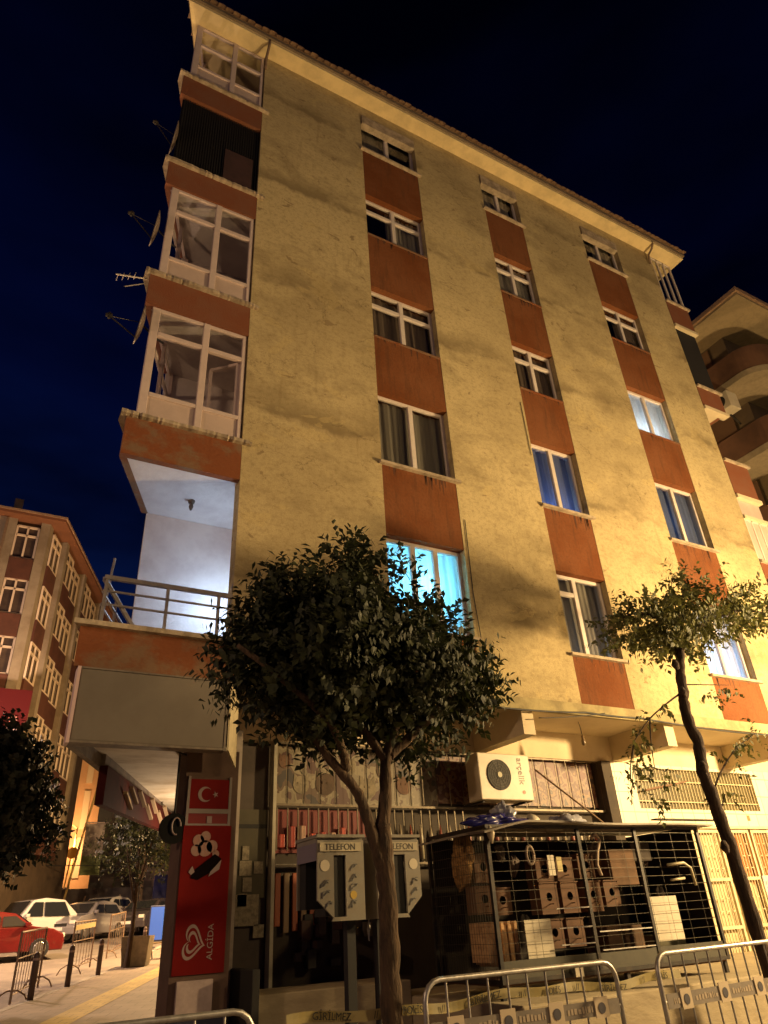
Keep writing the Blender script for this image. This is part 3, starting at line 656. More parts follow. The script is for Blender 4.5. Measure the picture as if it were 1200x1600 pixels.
# right-hand shop: tiled white wall, barred window, lattice gate
def tilemat():
    m = bpy.data.materials.new('white_wall_tiles'); m.use_nodes = True; n = m.node_tree; L = n.links; b = n.nodes['Principled BSDF']; b.inputs['Roughness'].default_value = 0.4
    t = n.nodes.new('ShaderNodeTexCoord'); mp_ = n.nodes.new('ShaderNodeMapping'); mp_.inputs['Rotation'].default_value = (math.radians(90), 0, 0)
    L.new(t.outputs['Object'], mp_.inputs[0]); br = n.nodes.new('ShaderNodeTexBrick'); br.offset = 0; br.inputs['Scale'].default_value = 1
    br.inputs['Brick Width'].default_value = .30; br.inputs['Row Height'].default_value = .33; br.inputs['Mortar Size'].default_value = .006
    br.inputs['Color1'].default_value = (0.72, 0.66, 0.50, 1); br.inputs['Color2'].default_value = (0.66, 0.60, 0.45, 1); br.inputs['Mortar'].default_value = (0.30, 0.24, 0.14, 1)
    L.new(mp_.outputs[0], br.inputs['Vector']); L.new(br.outputs['Color'], b.inputs['Base Color']); return m
TILEW = tilemat()
ww = MB()
ww.box(9.861, 10.46, 1.30, 1.48, -1.2, 2.259); ww.box(13.78, 15.4, 1.30, 1.48, -1.2, 2.259); ww.box(10.46, 13.78, 1.30, 1.48, 1.22, 1.50); ww.box(10.46, 13.78, 1.30, 1.48, 2.20, 2.259)
ww.box(10.46, 10.75, 1.30, 1.48, -1.2, 1.219)
ww.build('tiled_wall', TILEW, B)
gw = MB()
gw.box(10.46, 13.78, 1.40, 1.44, 1.50, 2.20)
wn = gw.build('shop_window', mat('dim_shop_glass', (0.12, 0.10, 0.05), 0.35, noise=0.6, nscale=2.5, dark=(0.06, 0.05, 0.025)), B)
g2 = MB()
for i in range(39): x = 10.50+i*.0855; g2.bar((x, 1.345, 1.50), (x, 1.345, 2.20), .016)
for z in (1.63, 1.98): g2.bar((10.46, 1.335, z), (13.78, 1.335, z), .02)
g2.build('bars', mat('cream_bars', (0.46, 0.40, 0.24), 0.5, noise=0.3), wn)
MB().bar((10.62, 1.24, 1.80), (11.75, 1.24, 1.98), .03).build('crossbar', mat('rust_bar', (0.16, 0.09, 0.05), 0.8), wn)
GATE = mat('cream_gate_paint', (0.62, 0.54, 0.34), 0.5, noise=0.4, nscale=7, dark=(0.36, 0.28, 0.16))
gt = MB()
for x0_ in (10.80, 11.62, 12.45, 13.28):
    x1_ = x0_+.76
    gt.box(x0_, x0_+.05, 1.30, 1.34, -.95, 1.16); gt.box(x1_-.05, x1_, 1.30, 1.34, -.95, 1.16)
    for z in (-.95, -.42, .32, 1.11): gt.box(x0_+.05, x1_-.05, 1.302, 1.338, z, z+.05)
    for i in range(8):
        x = x0_+.10+i*.078; gt.bar((x, 1.32, -.9), (x, 1.32, 1.11), .014)
    for zz_ in (-.15, .05, .52, .72, .92):
        for i in range(7): 
            if (i+int(zz_*10)) % 2: gt.bar((x0_+.10+i*.078, 1.31, zz_), (x0_+.178+i*.078, 1.31, zz_), .014)
gb = MB().box(10.75, 13.78, 1.42, 1.46, -1.2, 1.22)
go = gb.build('gate_backing', mat('pale_gate_board', (0.50, 0.42, 0.24), 0.7, noise=0.5, nscale=3, dark=(0.34, 0.25, 0.13)), B)
gt.build('lattice_gate', GATE, go)
MB().box(10.78, 14.0, 1.24, 1.299, 1.175, 1.218).build('gate_rail', GATE, go)
for i in range(6): MB().box(12.72+i*.17, 12.87+i*.17, 1.40, 1.418, .25 + .12*(i % 2), 1.10).build('wooden_slat', mat('orange_wood', (0.42, 0.19, 0.055), 0.6, noise=0.5, nscale=5, stretch=(3, 1, .5)), go)
MB().box(10.93, 11.13, 1.22, 1.29, .42, .62).build('letter_plate', GATE, go, bevel=.01)
nt_ = MB().box(13.20, 13.62, 1.27, 1.298, -.35, .38).build('notice_sheet', mat('scribbled_notice', (0.60, 0.58, 0.50), 0.6, noise=0.8, nscale=9, dark=(0.16, 0.17, 0.22), thresh=(.52, .56)), go)
MB().box(13.30, 13.38, 1.295, 1.299, 1.32, 1.42).build('switch_plate', mat('orange_plate', (0.50, 0.18, 0.07), 0.5), B)
# bulb and flex under the soffit
b0 = thing('hanging_bulb', 'dark bulb on a short flex under the cream soffit, above the end of the cage', 'bulb', (8.62, .55, 2.70))
MB().tube([(0, 0, 0), (.02, 0, -.12), (.03, 0, -.22)], .006, 6).build('flex', BLACK, b0, local=True)
MB().tube([(.03, 0, -.22), (.03, 0, -.27), (.03, 0, -.31), (.03, 0, -.36), (.03, 0, -.38)], [.018, .02, .034, .036, .012], 10).build('bulb', mat('brown_glass', (0.16, 0.11, 0.06), 0.25), b0, local=True, smooth=True)
def cable(pts, r=.012, label='', n=18):
    P_ = []
    for (a, b_) in zip(pts[:-1], pts[1:]):
        a, b_ = Vector(a), Vector(b_); L_ = (b_-a).length
        for i in range(n): t = i/n; p = a.lerp(b_, t); p.z -= 4*t*(1-t)*L_*0.012; P_.append(p)
    P_.append(Vector(pts[-1])); o = MB().tube(P_, r, 6).build('cable', mat('black_cable', (0.03, 0.028, 0.025), 0.6), smooth=True)
    return tag(o, label, 'cable')
cable([(6.4, -.10, 2.60), (8.2, -.09, 2.66), (9.4, -.09, 2.66), (13.0, -.10, 2.60), (15.5, -.10, 2.66)], .014, 'thick black cable strung along the cornice under the ochre wall')
cable([(7.2, -.10, 2.50), (8.6, -.08, 2.68)], .008, 'thin wire dipping from the cornice towards the hanging bulb')

cable([(6.36, -.015, 5.75), (6.34, -.015, 4.4), (6.42, -.03, 2.9)], .007, 'thin grey wire running down the facade right of the cyan-lit window', 4)
cable([(8.14, -.012, 8.9), (8.16, -.012, 7.6)], .006, 'short dark wire on the facade left of the blue-curtained window', 3)
# ------------------------------------------------------------------ shop canopy on the corner
BOARD = mat('blank_sign_face', (0.19, 0.165, 0.135), 0.8, noise=0.5, nscale=2.5, dark=(0.155, 0.132, 0.105), spec=.2)
BTRIM = mat('dull_sign_trim', (0.20, 0.165, 0.13), 0.7, noise=.6, nscale=7)
ALU = mat('pale_aluminium', (0.62, 0.50, 0.46), 0.4, metal=0.2, noise=0.3)
sb = thing('sign_board', 'large blank grey sign box under the orange terrace parapet, its left edge coloured as if catching pink light', 'sign', (1.6, -.05, 1.78))
MB().box(0.80, 2.43, -.12, .05, 1.80, 2.56).build('face', BOARD, sb, bevel=.01)
MB().box(0.765, 0.799, -.13, .06, 1.77, 2.58).build('edge', mat('pink_lit_edge', (.68, .50, .48), .5), sb)  # pink light put into the colour of the left edge
MB().box(2.431, 2.455, -.125, .06, 1.77, 2.58).box(0.80, 2.43, -.128, .06, 1.775, 1.799).box(0.80, 2.43, -.128, .06, 2.561, 2.58).build('trim', BTRIM, sb)
MB().slab([(2.471, -.12, 1.78), (2.471, -.12, 2.58), (2.74, .42, 2.58), (2.74, .42, 1.70)], (.02, 0, 0)).build('return_panel', mat('return_cream', (0.45, 0.38, 0.24), 0.7, noise=.4), sb)
sp2 = MB().prism([(0.80, .07), (2.43, .07), (3.0, 1.30), (6.2, 8.6), (4.45, 8.6)], 1.93, 1.99)
cn = thing('shop_canopy', 'plastered canopy ceiling projecting over the side pavement behind the blank sign box', 'canopy', (2.5, 3.0, 1.93))
sp2.build('ceiling', mat('grubby_ceiling', (0.66, 0.59, 0.46), 0.8, noise=0.8, nscale=1.1, dark=(0.36, 0.27, 0.16), stretch=(1, 2, 1)), cn)
MB().prism([(0.78, .07), (0.86, .07), (4.50, 8.6), (4.40, 8.6)], 1.78, 2.598).build('edge_board', BTRIM, cn)
MB().tube([(1.62, .12, 1.90), (2.30, .75, 1.87), (2.52, 1.0, 1.55)], .010, 6).build('wire', BLACK, cn)
sl_ = thing('added_shop_lamp', 'small added fill lamp under the street canopy, unseen behind the advert column', 'lamp', (3.42, 3.8, 1.93))  # added lamp body for the canopy fill light, out of view
MB().tube([(0, 0, 0), (0, 0, -.72)], .008, 6).build('flex', BLACK, sl_, local=True)
MB().tube([(0, 0, -.70), (0, 0, -.75), (0, 0, -.80), (0, 0, -.84)], [.02, .022, .045, .02], 12).build('bulb', mat('added_warm_bulb', (1, .8, .6), .4, emit=(1.0, .72, .46), estr=10), sl_, local=True, smooth=True)
# long red sign along the side street with raised letters, leaning out
rs = thing('shop_sign', 'long dark red shop sign with raised pale strokes hanging under the street canopy', 'sign', (1.3, 1.2, 1.4))
a_, b_ = street(1.25, 0.02), street(7.4, 0.02)
MB().slab([(a_.x, a_.y, 1.36), (b_.x, b_.y, 1.60), (b_.x, b_.y, 1.88), (a_.x, a_.y, 1.80)], tuple(SN*0.10)).build('board', mat('dark_red_sign', (0.055, 0.008, 0.006), 0.8, noise=.4, nscale=3, spec=.1), rs)
LET = mat('raised_letter', (0.36, 0.26, 0.16), 0.5)
lt = MB()
for q, dz in ((.9, .0), (1.2, .10), (1.75, .12), (2.3, .0), (2.65, .12), (3.2, .0), (3.7, .12), (4.3, .02), (4.8, .12), (5.4, .03)):
    zc_ = 1.44+.035*q
    lt.bar(a_+SD*q+SN*.13+Vector((0, 0, zc_+dz+.16)), a_+SD*(q+.42)+SN*.13+Vector((0, 0, zc_+dz+.02)), .05, .035)
lt.build('raised_strokes', LET, rs)
MB().slab([(a_.x, a_.y, 1.80), (b_.x, b_.y, 1.86), (b_.x, b_.y, 1.95), (a_.x, a_.y, 1.95)], tuple(SN*0.06)).build('fixing_rail', mat('grey_rail', (.2, .16, .13), .6, noise=.6, nscale=6), rs)

# advertising column: flag, small panel, ice cream poster
pc = thing('advert_column', 'corner column with a crescent flag over a tall red ice cream poster', 'poster column', (2.5, .65, -1.2))
MB().box(2.22, 2.86, .605, 1.05, -1.35, 1.93).build('column', mat('brown_column', (0.12, 0.07, 0.05), 0.8, noise=.4, nscale=4), pc)
AF = mat('poster_frame_alu', (0.22, 0.18, 0.165), 0.6)
MB().box(2.25, 2.28, .585, .604, 1.081, 1.62).box(2.75, 2.78, .585, .604, 1.081, 1.62).box(2.28, 2.75, .585, .604, 1.21, 1.26).box(2.28, 2.75, .585, .604, 1.08, 1.10).build('frame', AF, pc)
FLAG = mat('flag_red', (0.15, 0.008, 0.007), 0.8, spec=.1); PRED = mat('poster_red', (0.15, 0.006, 0.005), 0.8, spec=.1, noise=.4, nscale=2, dark=(.09, .004, .004))
PW = mat('poster_white', (0.26, 0.19, 0.18), 0.5)
MB().box(2.281, 2.749, .590, .604, 1.262, 1.59).build('flag', FLAG, pc)
# crescent and star
def arc(cx, cz, r, a0, a1, n): return [(cx+r*math.cos(a0+(a1-a0)*i/n), cz+r*math.sin(a0+(a1-a0)*i/n)) for i in range(n+1)]
th = math.radians(38)
o_ = arc(2.46, 1.42, .085, th, 2*math.pi-th, 22); dxx = .085*math.cos(th)-.068*math.cos(math.asin(.085*math.sin(th)/.068))
ph = math.asin(.085*math.sin(th)/.068); i_ = arc(2.46+dxx, 1.42, .068, 2*math.pi-ph, ph, 22)
cr = MB(); n_ = len(o_); ii = list(reversed(i_))
cr.add([(p[0], .586, p[1]) for p in o_]+[(p[0], .586, p[1]) for p in ii], [(j, j+1, n_+j+1, n_+j) for j in range(n_-1)]); cr.build('crescent', PW, pc)
st = [((.038 if j % 2 == 0 else .015)*math.cos(math.pi*j/5+math.pi), (.038 if j % 2 == 0 else .015)*math.sin(math.pi*j/5+math.pi)) for j in range(10)]
MB().add([(2.585, .586, 1.42)]+[(2.585+p[0], .586, 1.42+p[1]) for p in st], [(0, j+1, (j+1) % 10+1) for j in range(10)]).build('star', PW, pc)
MB().box(2.281, 2.749, .590, .604, 1.101, 1.209).build('small_panel', mat('maroon_panel', (.16, .012, .012), .5), pc)
MB().box(2.50, 2.56, .584, .589, 1.105, 1.18).build('small_badge', PW, pc)
MB().box(2.24, 2.80, .585, .604, -.37, 1.079).build('ice_cream_poster', PRED, pc)
sc_ = MB()
for (x, z, r) in ((2.42, .92, .065), (2.50, .96, .06), (2.40, .82, .06), (2.50, .84, .085), (2.58, .86, .065), (2.63, .78, .04)): sc_.disc((x, .584, z), (0, -1, 0), r, .004, 18)
sc_.build('scoop_picture', mat('cream_scoop', (0.28, 0.17, 0.14), 0.5, noise=.7, nscale=14, dark=(.30, .14, .10)), pc)
MB().add([(2.37+.5*0, .578, .60), (2.62, .578, .78), (2.70, .578, .73), (2.60, .578, .60), (2.44, .578, .52), (2.36, .578, .54)], [(0, 1, 2, 3, 4, 5)]).build('chocolate_picture', mat('dark_choc', (.008, .005, .005), .9, spec=0), pc)
MB().add([(2.33, .577, .60), (2.37, .577, .66), (2.40, .577, .60), (2.36, .577, .57)], [(0, 1, 2, 3)]).add([(2.58, .577, .60), (2.70, .577, .72), (2.68, .577, .62), (2.56, .577, .55)], [(0, 1, 2, 3)]).build('wafer_picture', PW, pc)
# heart-shaped double swirl logo, tilted
def heart(t, s):
    x = s*16*math.sin(t)**3/17; z = s*(13*math.cos(t)-5*math.cos(2*t)-2*math.cos(3*t)-math.cos(4*t))/17
    a = math.radians(78); return (2.44+x*math.cos(a)-z*math.sin(a)*0.9, 0.0, -.08+x*math.sin(a)*1.15+z*math.cos(a))
hs = MB()
for s_in, s_out, a0, a1 in ((.125, .155, .1, 6.0), (.070, .098, .0, 5.6)):
    N = 44; pin = [heart(a0+(a1-a0)*i/N, s_in) for i in range(N+1)]; pout = [heart(a0+(a1-a0)*i/N, s_out) for i in range(N+1)]
    hs.add([(p[0], .582, p[2]) for p in pin]+[(p[0], .582, p[2]) for p in pout], [(i, i+1, N+2+i, N+1+i) for i in range(N)])
hs.build('heart_logo', PW, pc)
text('ALGİDA', .09, PW, pc, frame_mtx((2.63, .580, -.08), (0, 0, 1), (-1, 0, 0), (1, 1)), ext=.001)
MB().box(2.30, 2.68, .56, .604, -.70, -.42).build('white_panel', mat('pinkish_board', (0.42, 0.33, 0.31), 0.6, noise=.4, nscale=6), pc)
MB().box(2.24, 2.84, .57, .604, -.90, -.71).build('blue_base', mat('navy_base', (.010, .013, .04), .6), pc)
# round dark mirror-like sign beside the column
rd = thing('hanging_lantern', 'round dark hanging sign at the top left of the ice cream poster', 'sign', (2.13, .62, 1.05))
MB().tube([(0, 0, .16), (0, 0, .85)], .012, 6).build('hanger', BLACK, rd, local=True)
MB().disc((0, -.03, 0), (0, 1, 0), .16, .06, 28).build('disc', mat('black_gloss', (.005, .005, .005), .7, spec=.1), rd, local=True)
MB().tube([(.02+.05*math.cos(t/10*5), -.045, .02+.09*math.sin(t/10*5)) for t in range(0, 11)], .008, 6).build('emblem', PW, rd, local=True)

# ------------------------------------------------------------------ satellite dishes on the side facade
def dish(loc, aim, r, armdir, label):
    t = thing('satellite_dish', label, 'satellite dish', loc, 0, 'satellite dishes on the side of the ochre block')
    q = Vector(aim).to_track_quat('Z', 'Y').to_matrix()
    def fn(u, v):
        a = 2*math.pi*u; rr = r*v; return q @ Vector((rr*math.cos(a), rr*math.sin(a), 0.20*rr*rr/r))
    m = MB().grid(fn, 24, 6); o = m.build('reflector', mat('dish_enamel', (0.16, 0.12, 0.10), 0.5, metal=.2, noise=.6, nscale=8), t, local=True, smooth=True)
    sm = o.modifiers.new('thick', 'SOLIDIFY'); sm.thickness = .012
    tip = Vector(armdir)
    MB().tube([q @ Vector((0, -r*.9, .05)), tip], .011, 6).tube([q @ Vector((0, r*.2, .0)), tip], .006, 6).build('feed_arm', DSTEEL, t, local=True)
    MB().tube([tip-Vector((.05, 0, 0)), tip+Vector((.04, 0, .02))], [.028, .035], 10).tube([tip+Vector((0, 0, -.05)), tip+Vector((0, 0, .06))], .02, 8).build('feed_horn', DSTEEL, t, local=True)
    MB().tube([(0, 0, 0), Vector((.20, .12, -.05)), Vector((.34, .18, -.05))], .018, 6).build('mount', DSTEEL, t, local=True)
dish((0.92, .14, 12.75), (-1, .0, .06), .31, (-.42, -.10, .06), 'topmost satellite dish, beside the black-netted balcony')
dish((0.86, .14, 10.15), (-1, 0, .07), .31, (-.46, -.10, .02), 'satellite dish in the middle of the three, beside the third-floor balcony')
dish((0.88, .14, 7.95), (-1, 0, .093), .31, (-.50, -.10, -.10), 'lowest satellite dish, beside the glazed second-floor balcony')
ya_ = thing('tv_aerial', 'small television aerial sticking out from the ledge above the lowest dish', 'aerial', (0.80, .05, 8.85))
MB().tube([(0, 0, 0), (-.45, -.15, -.28)], .012, 6).tube([(0, 0, -.1), (-.30, -.10, -.42)], .008, 6).build('boom', RS, ya_, local=True)
el_ = MB()
for i in range(4): el_.tube([(-.18-.08*i, -.15, -.11-.05*i), (-.18-.08*i, .05, -.05-.05*i)], .006, 5)
el_.build('elements', RS, ya_, local=True)

# ------------------------------------------------------------------ air conditioner
ac = thing('air_conditioner', 'white outdoor air-conditioning unit with a round dark fan, above the cage roof', 'air conditioner', (7.2, 1.05, 1.48))
ACW = mat('ac_enamel', (0.56, 0.49, 0.36), 0.45, noise=.4, nscale=5, dark=(.42, .34, .22))
MB().box(6.70, 7.70, .86, 1.20, 1.50, 2.18).build('casing', ACW, ac, bevel=.015)
MB().disc((7.07, .858, 1.86), (0, -1, 0), .225, .012, 36).build('fan_opening', mat('fan_dark', (.022, .018, .012), .7), ac)
fg = MB()
for r in (.06, .10, .14, .18, .215): fg.tube([(7.07+r*math.cos(a/24*2*math.pi), .838, 1.86+r*math.sin(a/24*2*math.pi)) for a in range(25)], .0028, 5, False)
for a in range(12): fg.bar((7.07+.04*math.cos(a*math.pi/6), .838, 1.86+.04*math.sin(a*math.pi/6)), (7.07+.22*math.cos(a*math.pi/6), .838, 1.86+.22*math.sin(a*math.pi/6)), .004)
fg.build('fan_guard', mat('guard', (.06, .05, .035), .6), ac)
MB().disc((7.07, .842, 1.86), (0, -1, 0), .042, .012, 16).build('fan_hub', mat('hub', (.34, .30, .17), .5), ac)
text('arçelik', .15, mat('ac_letter', (.13, .10, .07), .5), ac, frame_mtx((7.50, .857, 1.93), (0, 0, -1), (1, 0, 0)), ext=.002)
MB().disc((7.52, .857, 1.62), (0, -1, 0), .028, .003, 14).build('logo_mark', mat('rust_mark', (.42, .12, .05), .5), ac)
MB().box(7.72, 7.76, .95, 1.10, 1.50, 1.72).build('valve_cover', ACW, ac, bevel=.01)
MB().bar((6.8, .95, 1.49), (6.8, 1.5, 1.49), .03).bar((7.6, .95, 1.49), (7.6, 1.5, 1.49), .03).build('bracket', DSTEEL, ac)
tag(MB().tube([(7.75, .80, 1.95), (8.35, .55, 1.40), (8.62, .4, 1.12)], .014, 6).build('stick', mat('brown_stick', (.18, .11, .06), .8), smooth=True), 'thin brown stick leaning from the air conditioner to the cage roof', 'stick')

# ------------------------------------------------------------------ raised terrace walls in front of the shops
tw = MB().box(5.05, 14.6, -1.62, 1.299, -1.55, -.76)
tag(tw.build('retaining_wall', STONE, bevel=.02), 'low pale stone wall of the raised terrace carrying the cage', 'wall')
tw2 = MB().box(3.12, 5.049, .45, 1.299, -1.55, -.60)
tag(tw2.build('window_plinth', STONE, bevel=.015), 'pale stone plinth below the pet shop window, left of the cage', 'wall')
tag(MB().box(3.02, 3.11, .30, 1.25, -1.5, -.36).build('black_bin', BLACK, bevel=.01), 'narrow black upright board standing at the left end of the plinth', 'board')

# ------------------------------------------------------------------ cage of nest boxes
cg = thing('bird_cage', 'large dark wire cage full of wooden nest boxes standing before the pet shop', 'cage', (7.0, -.5, -.76))
CX0, CX1, CY0, CY1, CZ0, CZ1 = 5.20, 8.74, -1.15, .12, -.62, .90
fr = MB()
for x in (CX0, 6.56, 7.52, CX1-.04):
    fr.box(x, x+.045, CY0, CY0+.04, CZ0, CZ1)
for x in (CX0, CX1-.04): fr.box(x, x+.04, CY1-.04, CY1, CZ0, CZ1)
for z in (CZ0, CZ1-.04): 
    fr.box(CX0+.045, CX1-.04, CY0+.002, CY0+.038, z, z+.04); fr.box(CX0+.002, CX0+.038, CY0+.04, CY1-.04, z, z+.04); fr.box(CX1-.038, CX1-.002, CY0+.04, CY1-.04, z, z+.04)
for x in (CX0+.02, 7.0, CX1-.06): fr.box(x, x+.05, CY0+.05, CY0+.10, -.76, CZ0)
fr.build('frame', DSTEEL, cg)
MB().box(CX0+.045, CX1-.04, CY0+.010, CY0+.030, CZ0+.04, CZ0+.20).build('kick_plate', mat('dark_olive_plate', (.05, .045, .025), .6, noise=.5), cg)
MB().box(CX0+.05, CX1-.05, CY1-.06, CY1-.04, CZ0+.04, CZ1-.04).build('back_board', mat('cage_back', (.022, .015, .010), .9, noise=.6, nscale=4), cg)
MB().box(CX0+.04, CX1-.04, CY0+.04, CY1-.06, CZ0-.02, CZ0+.0).build('floor', WOOD, cg)
MB().box(CX1-.075, CX1-.065, CY0+.06, CY1-.06, CZ0+.0, CZ1-.04).build('end_board', mat('cage_back', (.045, .03, .02)), cg)
ms = MB()
z = CZ0+.26
while z < CZ1-.06:
    zs_ = [z+R.uniform(-.006, .006) for _ in range(6)]
    for q_ in range(5): ms.bar((CX0+.03+q_*.70, CY0+.012, zs_[q_]), (CX0+.03+(q_+1)*.70-(.05 if q_ == 4 else 0), CY0+.012, zs_[q_+1]), .0036)
    ms.bar((CX0+.012, CY0, z), (CX0+.012, CY1, z), .004); ms.bar((CX1-.012, CY0, z), (CX1-.012, CY1, z), .006); z += .098
for i in range(11):
    x = CX0+.30+i*.30
    ms.bar((x, CY0+.016, CZ0+.2), (x, CY0+.016, CZ1-.04), .003)
for i in range(26):
    y = CY0+.06+i*.047
    ms.bar((CX0+.016, y, CZ0+.04), (CX0+.016, y, CZ1-.04), .003)
ms.build('wire_mesh', mat('dull_wire', (.07, .06, .042), .5, metal=.6), cg)
rail = MB()
for (x0_, x1_, z) in ((6.05, 6.54, .03), (6.05, 6.54, -.16), (6.05, 6.54, -.32), (6.64, 7.48, -.22), (6.64, 7.48, -.40)): rail.bar((x0_, CY0-.012, z), (x1_, CY0-.012, z), .012)
rail.build('perch_rail', STEEL, cg)
rf = MB()
ov = [(-.10, -.15)]
def roofn(u, v):
    x = CX0-.12 + (CX1-CX0+.28)*u; y = CY0-.14 + (CY1-CY0+.2)*v
    z = .935 + .012*math.sin(u*9)+.012*math.sin(v*5+u*4) - (.10*max(0, .16-u)/.16 if True else 0) - .02*(1-v)
    return (x, y, z)
rf.grid(roofn, 30, 6); ro = rf.build('roof', mat('roof_sheet', (.30, .26, .20), .6, noise=.6, nscale=3, dark=(.14, .11, .08)), cg); ro.modifiers.new('t', 'SOLIDIFY').thickness = .022
MB().box(7.85, 9.05, -1.28, -1.18, .96, .975).build('loose_strip', mat('dark_strip', (.07, .05, .03), .8), cg)
MB().tube([(7.95, -1.20, .44), (8.25, -1.20, .46), (8.36, -1.20, .40), (8.38, -1.20, .20)], .018, 8).tube([(7.95, -1.20, .27), (8.2, -1.20, .285)], .015, 8).build('handle', mat('pale_tube', (.5, .44, .28), .4), cg, smooth=True)
tag(MB().tube([(CX0+.04, CY0-.03, .88), (CX0+.045, CY0-.035, .80), (CX0+.05, CY0-.03, .70)], [.012, .05, .012], 10).build('cage_lamp', mat('lamp_glass', (.7, .6, .42), .3), cg, smooth=True))
# nest boxes
def nestbox(x, z, w_, h_, y, label, hole=.045):
    t = thing('nest_box', label, 'nest box', (x+w_/2, y+.12, z), 0, 'wooden nest boxes stacked in the cage')
    N = 20; c = Vector((x+w_/2, y, z+h_*.56)); ring = [c+Vector((hole*math.cos(2*math.pi*i/N), 0, hole*math.sin(2*math.pi*i/N))) for i in range(N)]
    def sq(a):
        dx_, dz_ = math.cos(a), math.sin(a); X_ = (x+w_-c.x) if dx_ > 0 else (c.x-x); Z_ = (z+h_-c.z) if dz_ > 0 else (c.z-z)
        k_ = min(X_/abs(dx_) if abs(dx_) > 1e-6 else 9, Z_/abs(dz_) if abs(dz_) > 1e-6 else 9); return c+Vector((dx_*k_, 0, dz_*k_))
    sqr = [sq(2*math.pi*i/N) for i in range(N)]
    m = MB().add(ring+sqr, [(i, (i+1) % N, N+(i+1) % N, N+i) for i in range(N)])
    m.box(x, x+w_, y+.18, y+.20, z, z+h_).box(x, x+.012, y+.001, y+.18, z, z+h_).box(x+w_-.012, x+w_, y+.001, y+.18, z, z+h_).box(x+.012, x+w_-.012, y+.001, y+.18, z, z+.012).box(x-.008, x+w_+.008, y-.015, y+.2, z+h_, z+h_+.014)
    m.build('box', WOOD, t)
    MB().box(x+.014, x+w_-.014, y+.17, y+.178, z+.014, z+h_-.002).build('inside', BLACK, t)
    MB().tube([(c.x, y, c.z-hole-.03), (c.x, y-.07, c.z-hole-.03)], .006, 6).build('perch', WOOD, t)
nb_specs = [
 (5.42, .34, .27, .30, -.55, 'nest box high at the left end of the cage, lit orange'),
 (5.30, .02, .24, .27, -.70, 'nest box at the left end of the cage, directly below the high one'),
 (5.62, .00, .25, .27, -.60, 'second nest box from the left in the middle row of the cage'),
 (6.15, -.02, .27, .32, -.80, 'middle-row nest box behind the left door, left of the white-labelled pair'),
 (6.48, -.02, .26, .32, -.80, 'middle-row nest box touching the door post, with a small paper tag above it'),
 (6.86, -.02, .26, .32, -.80, 'middle-row nest box just right of the door post'),
 (6.82, .34, .26, .26, -.80, 'upper nest box just right of the door post'),
 (6.14, .32, .26, .24, -.80, 'upper nest box behind the left door, left of the white card'),
 (6.46, .32, .26, .24, -.80, 'upper nest box behind the left door with a yellowish card on its front'),
 (6.12, -.36, .26, .28, -.85, 'bottom-row nest box right of the square white sheet'),
 (6.44, -.36, .26, .28, -.85, 'bottom-row nest box beside the door post'),
 (7.18, .02, .25, .28, -.80, 'plain nest box in the dark middle of the cage')]
for s in nb_specs: nestbox(*s)
crd = mat('white_card', (.62, .56, .42), .6, noise=.4, nscale=6, dark=(.45, .38, .26))
tag(MB().box(5.62, 5.99, CY0+.05, CY0+.056, -.42, -.06).build('white_sheet', crd), 'square white sheet behind the wire at the lower left of the cage front', 'sheet')
tag(MB().box(7.62, 8.08, CY0+.05, CY0+.056, -.37, .10).build('white_sheet', crd), 'square cream sheet behind the wire at the right end of the cage', 'sheet')
tag(MB().box(6.60-.30, 6.70-.30, CY0+.30, CY0+.306, .38, .60).build('card', crd), 'narrow white card standing on an upper nest box', 'card')
tag(MB().box(6.44, 6.52, CY0+.30, CY0+.306, .42, .58).build('card', mat('yellow_card', (.6, .5, .2), .6)), 'small yellowish card on the upper nest box beside the door post', 'card')
tag(MB().box(6.14, 6.26, CY0-.06, CY0-.05, -.62, -.50).build('price_tag', crd, bevel=.01), 'small blank white tag at the foot of the cage front', 'tag')
# hay bundle, sack of wood shavings, brown cartons
def lump(name, c, r, m, label, cat, seed=1, amp=.25):
    rr = random.Random(seed); ph = [rr.random()*6 for _ in range(6)]; b = MB()
    def fn(u, v):
        a = 2*math.pi*u; t = math.pi*v; k_ = 1+amp*(math.sin(3*a+ph[0])*math.sin(2*t+ph[1])+.6*math.sin(7*a+ph[2]+3*t)*math.sin(5*t+ph[3])+.35*math.sin(13*a+ph[4])*math.sin(9*t))
        return (c[0]+r[0]*k_*math.sin(t)*math.cos(a), c[1]+r[1]*k_*math.sin(t)*math.sin(a), c[2]+r[2]*k_*math.cos(t))
    b.grid(fn, 40, 24); return tag(b.build(name, m, smooth=True), label, cat)
HAY = mat('hay', (.42, .24, .08), .95, noise=.8, nscale=18, dark=(.18, .09, .03), bump=1, bscale=50)
lump('hay_bundle', (5.34, -.45, .58), (.10, .16, .26), HAY, 'bundle of hay inside the upper left corner of the cage', 'hay', 3, .3)
sk = MB()
for i in range(7): sk.box(5.30+.045*i, 5.338+.045*i, -.98+.02*(i % 2), -.50, -.44-.02*(i % 3), -.06-.03*(i % 2))
tag(sk.build('slatted_crate', mat('pale_crate_wood', (.58, .36, .17), .8, noise=.7, nscale=9, dark=(.30, .16, .07)), bevel=.004), 'pale slatted wooden crate in the lower left corner of the cage', 'crate')
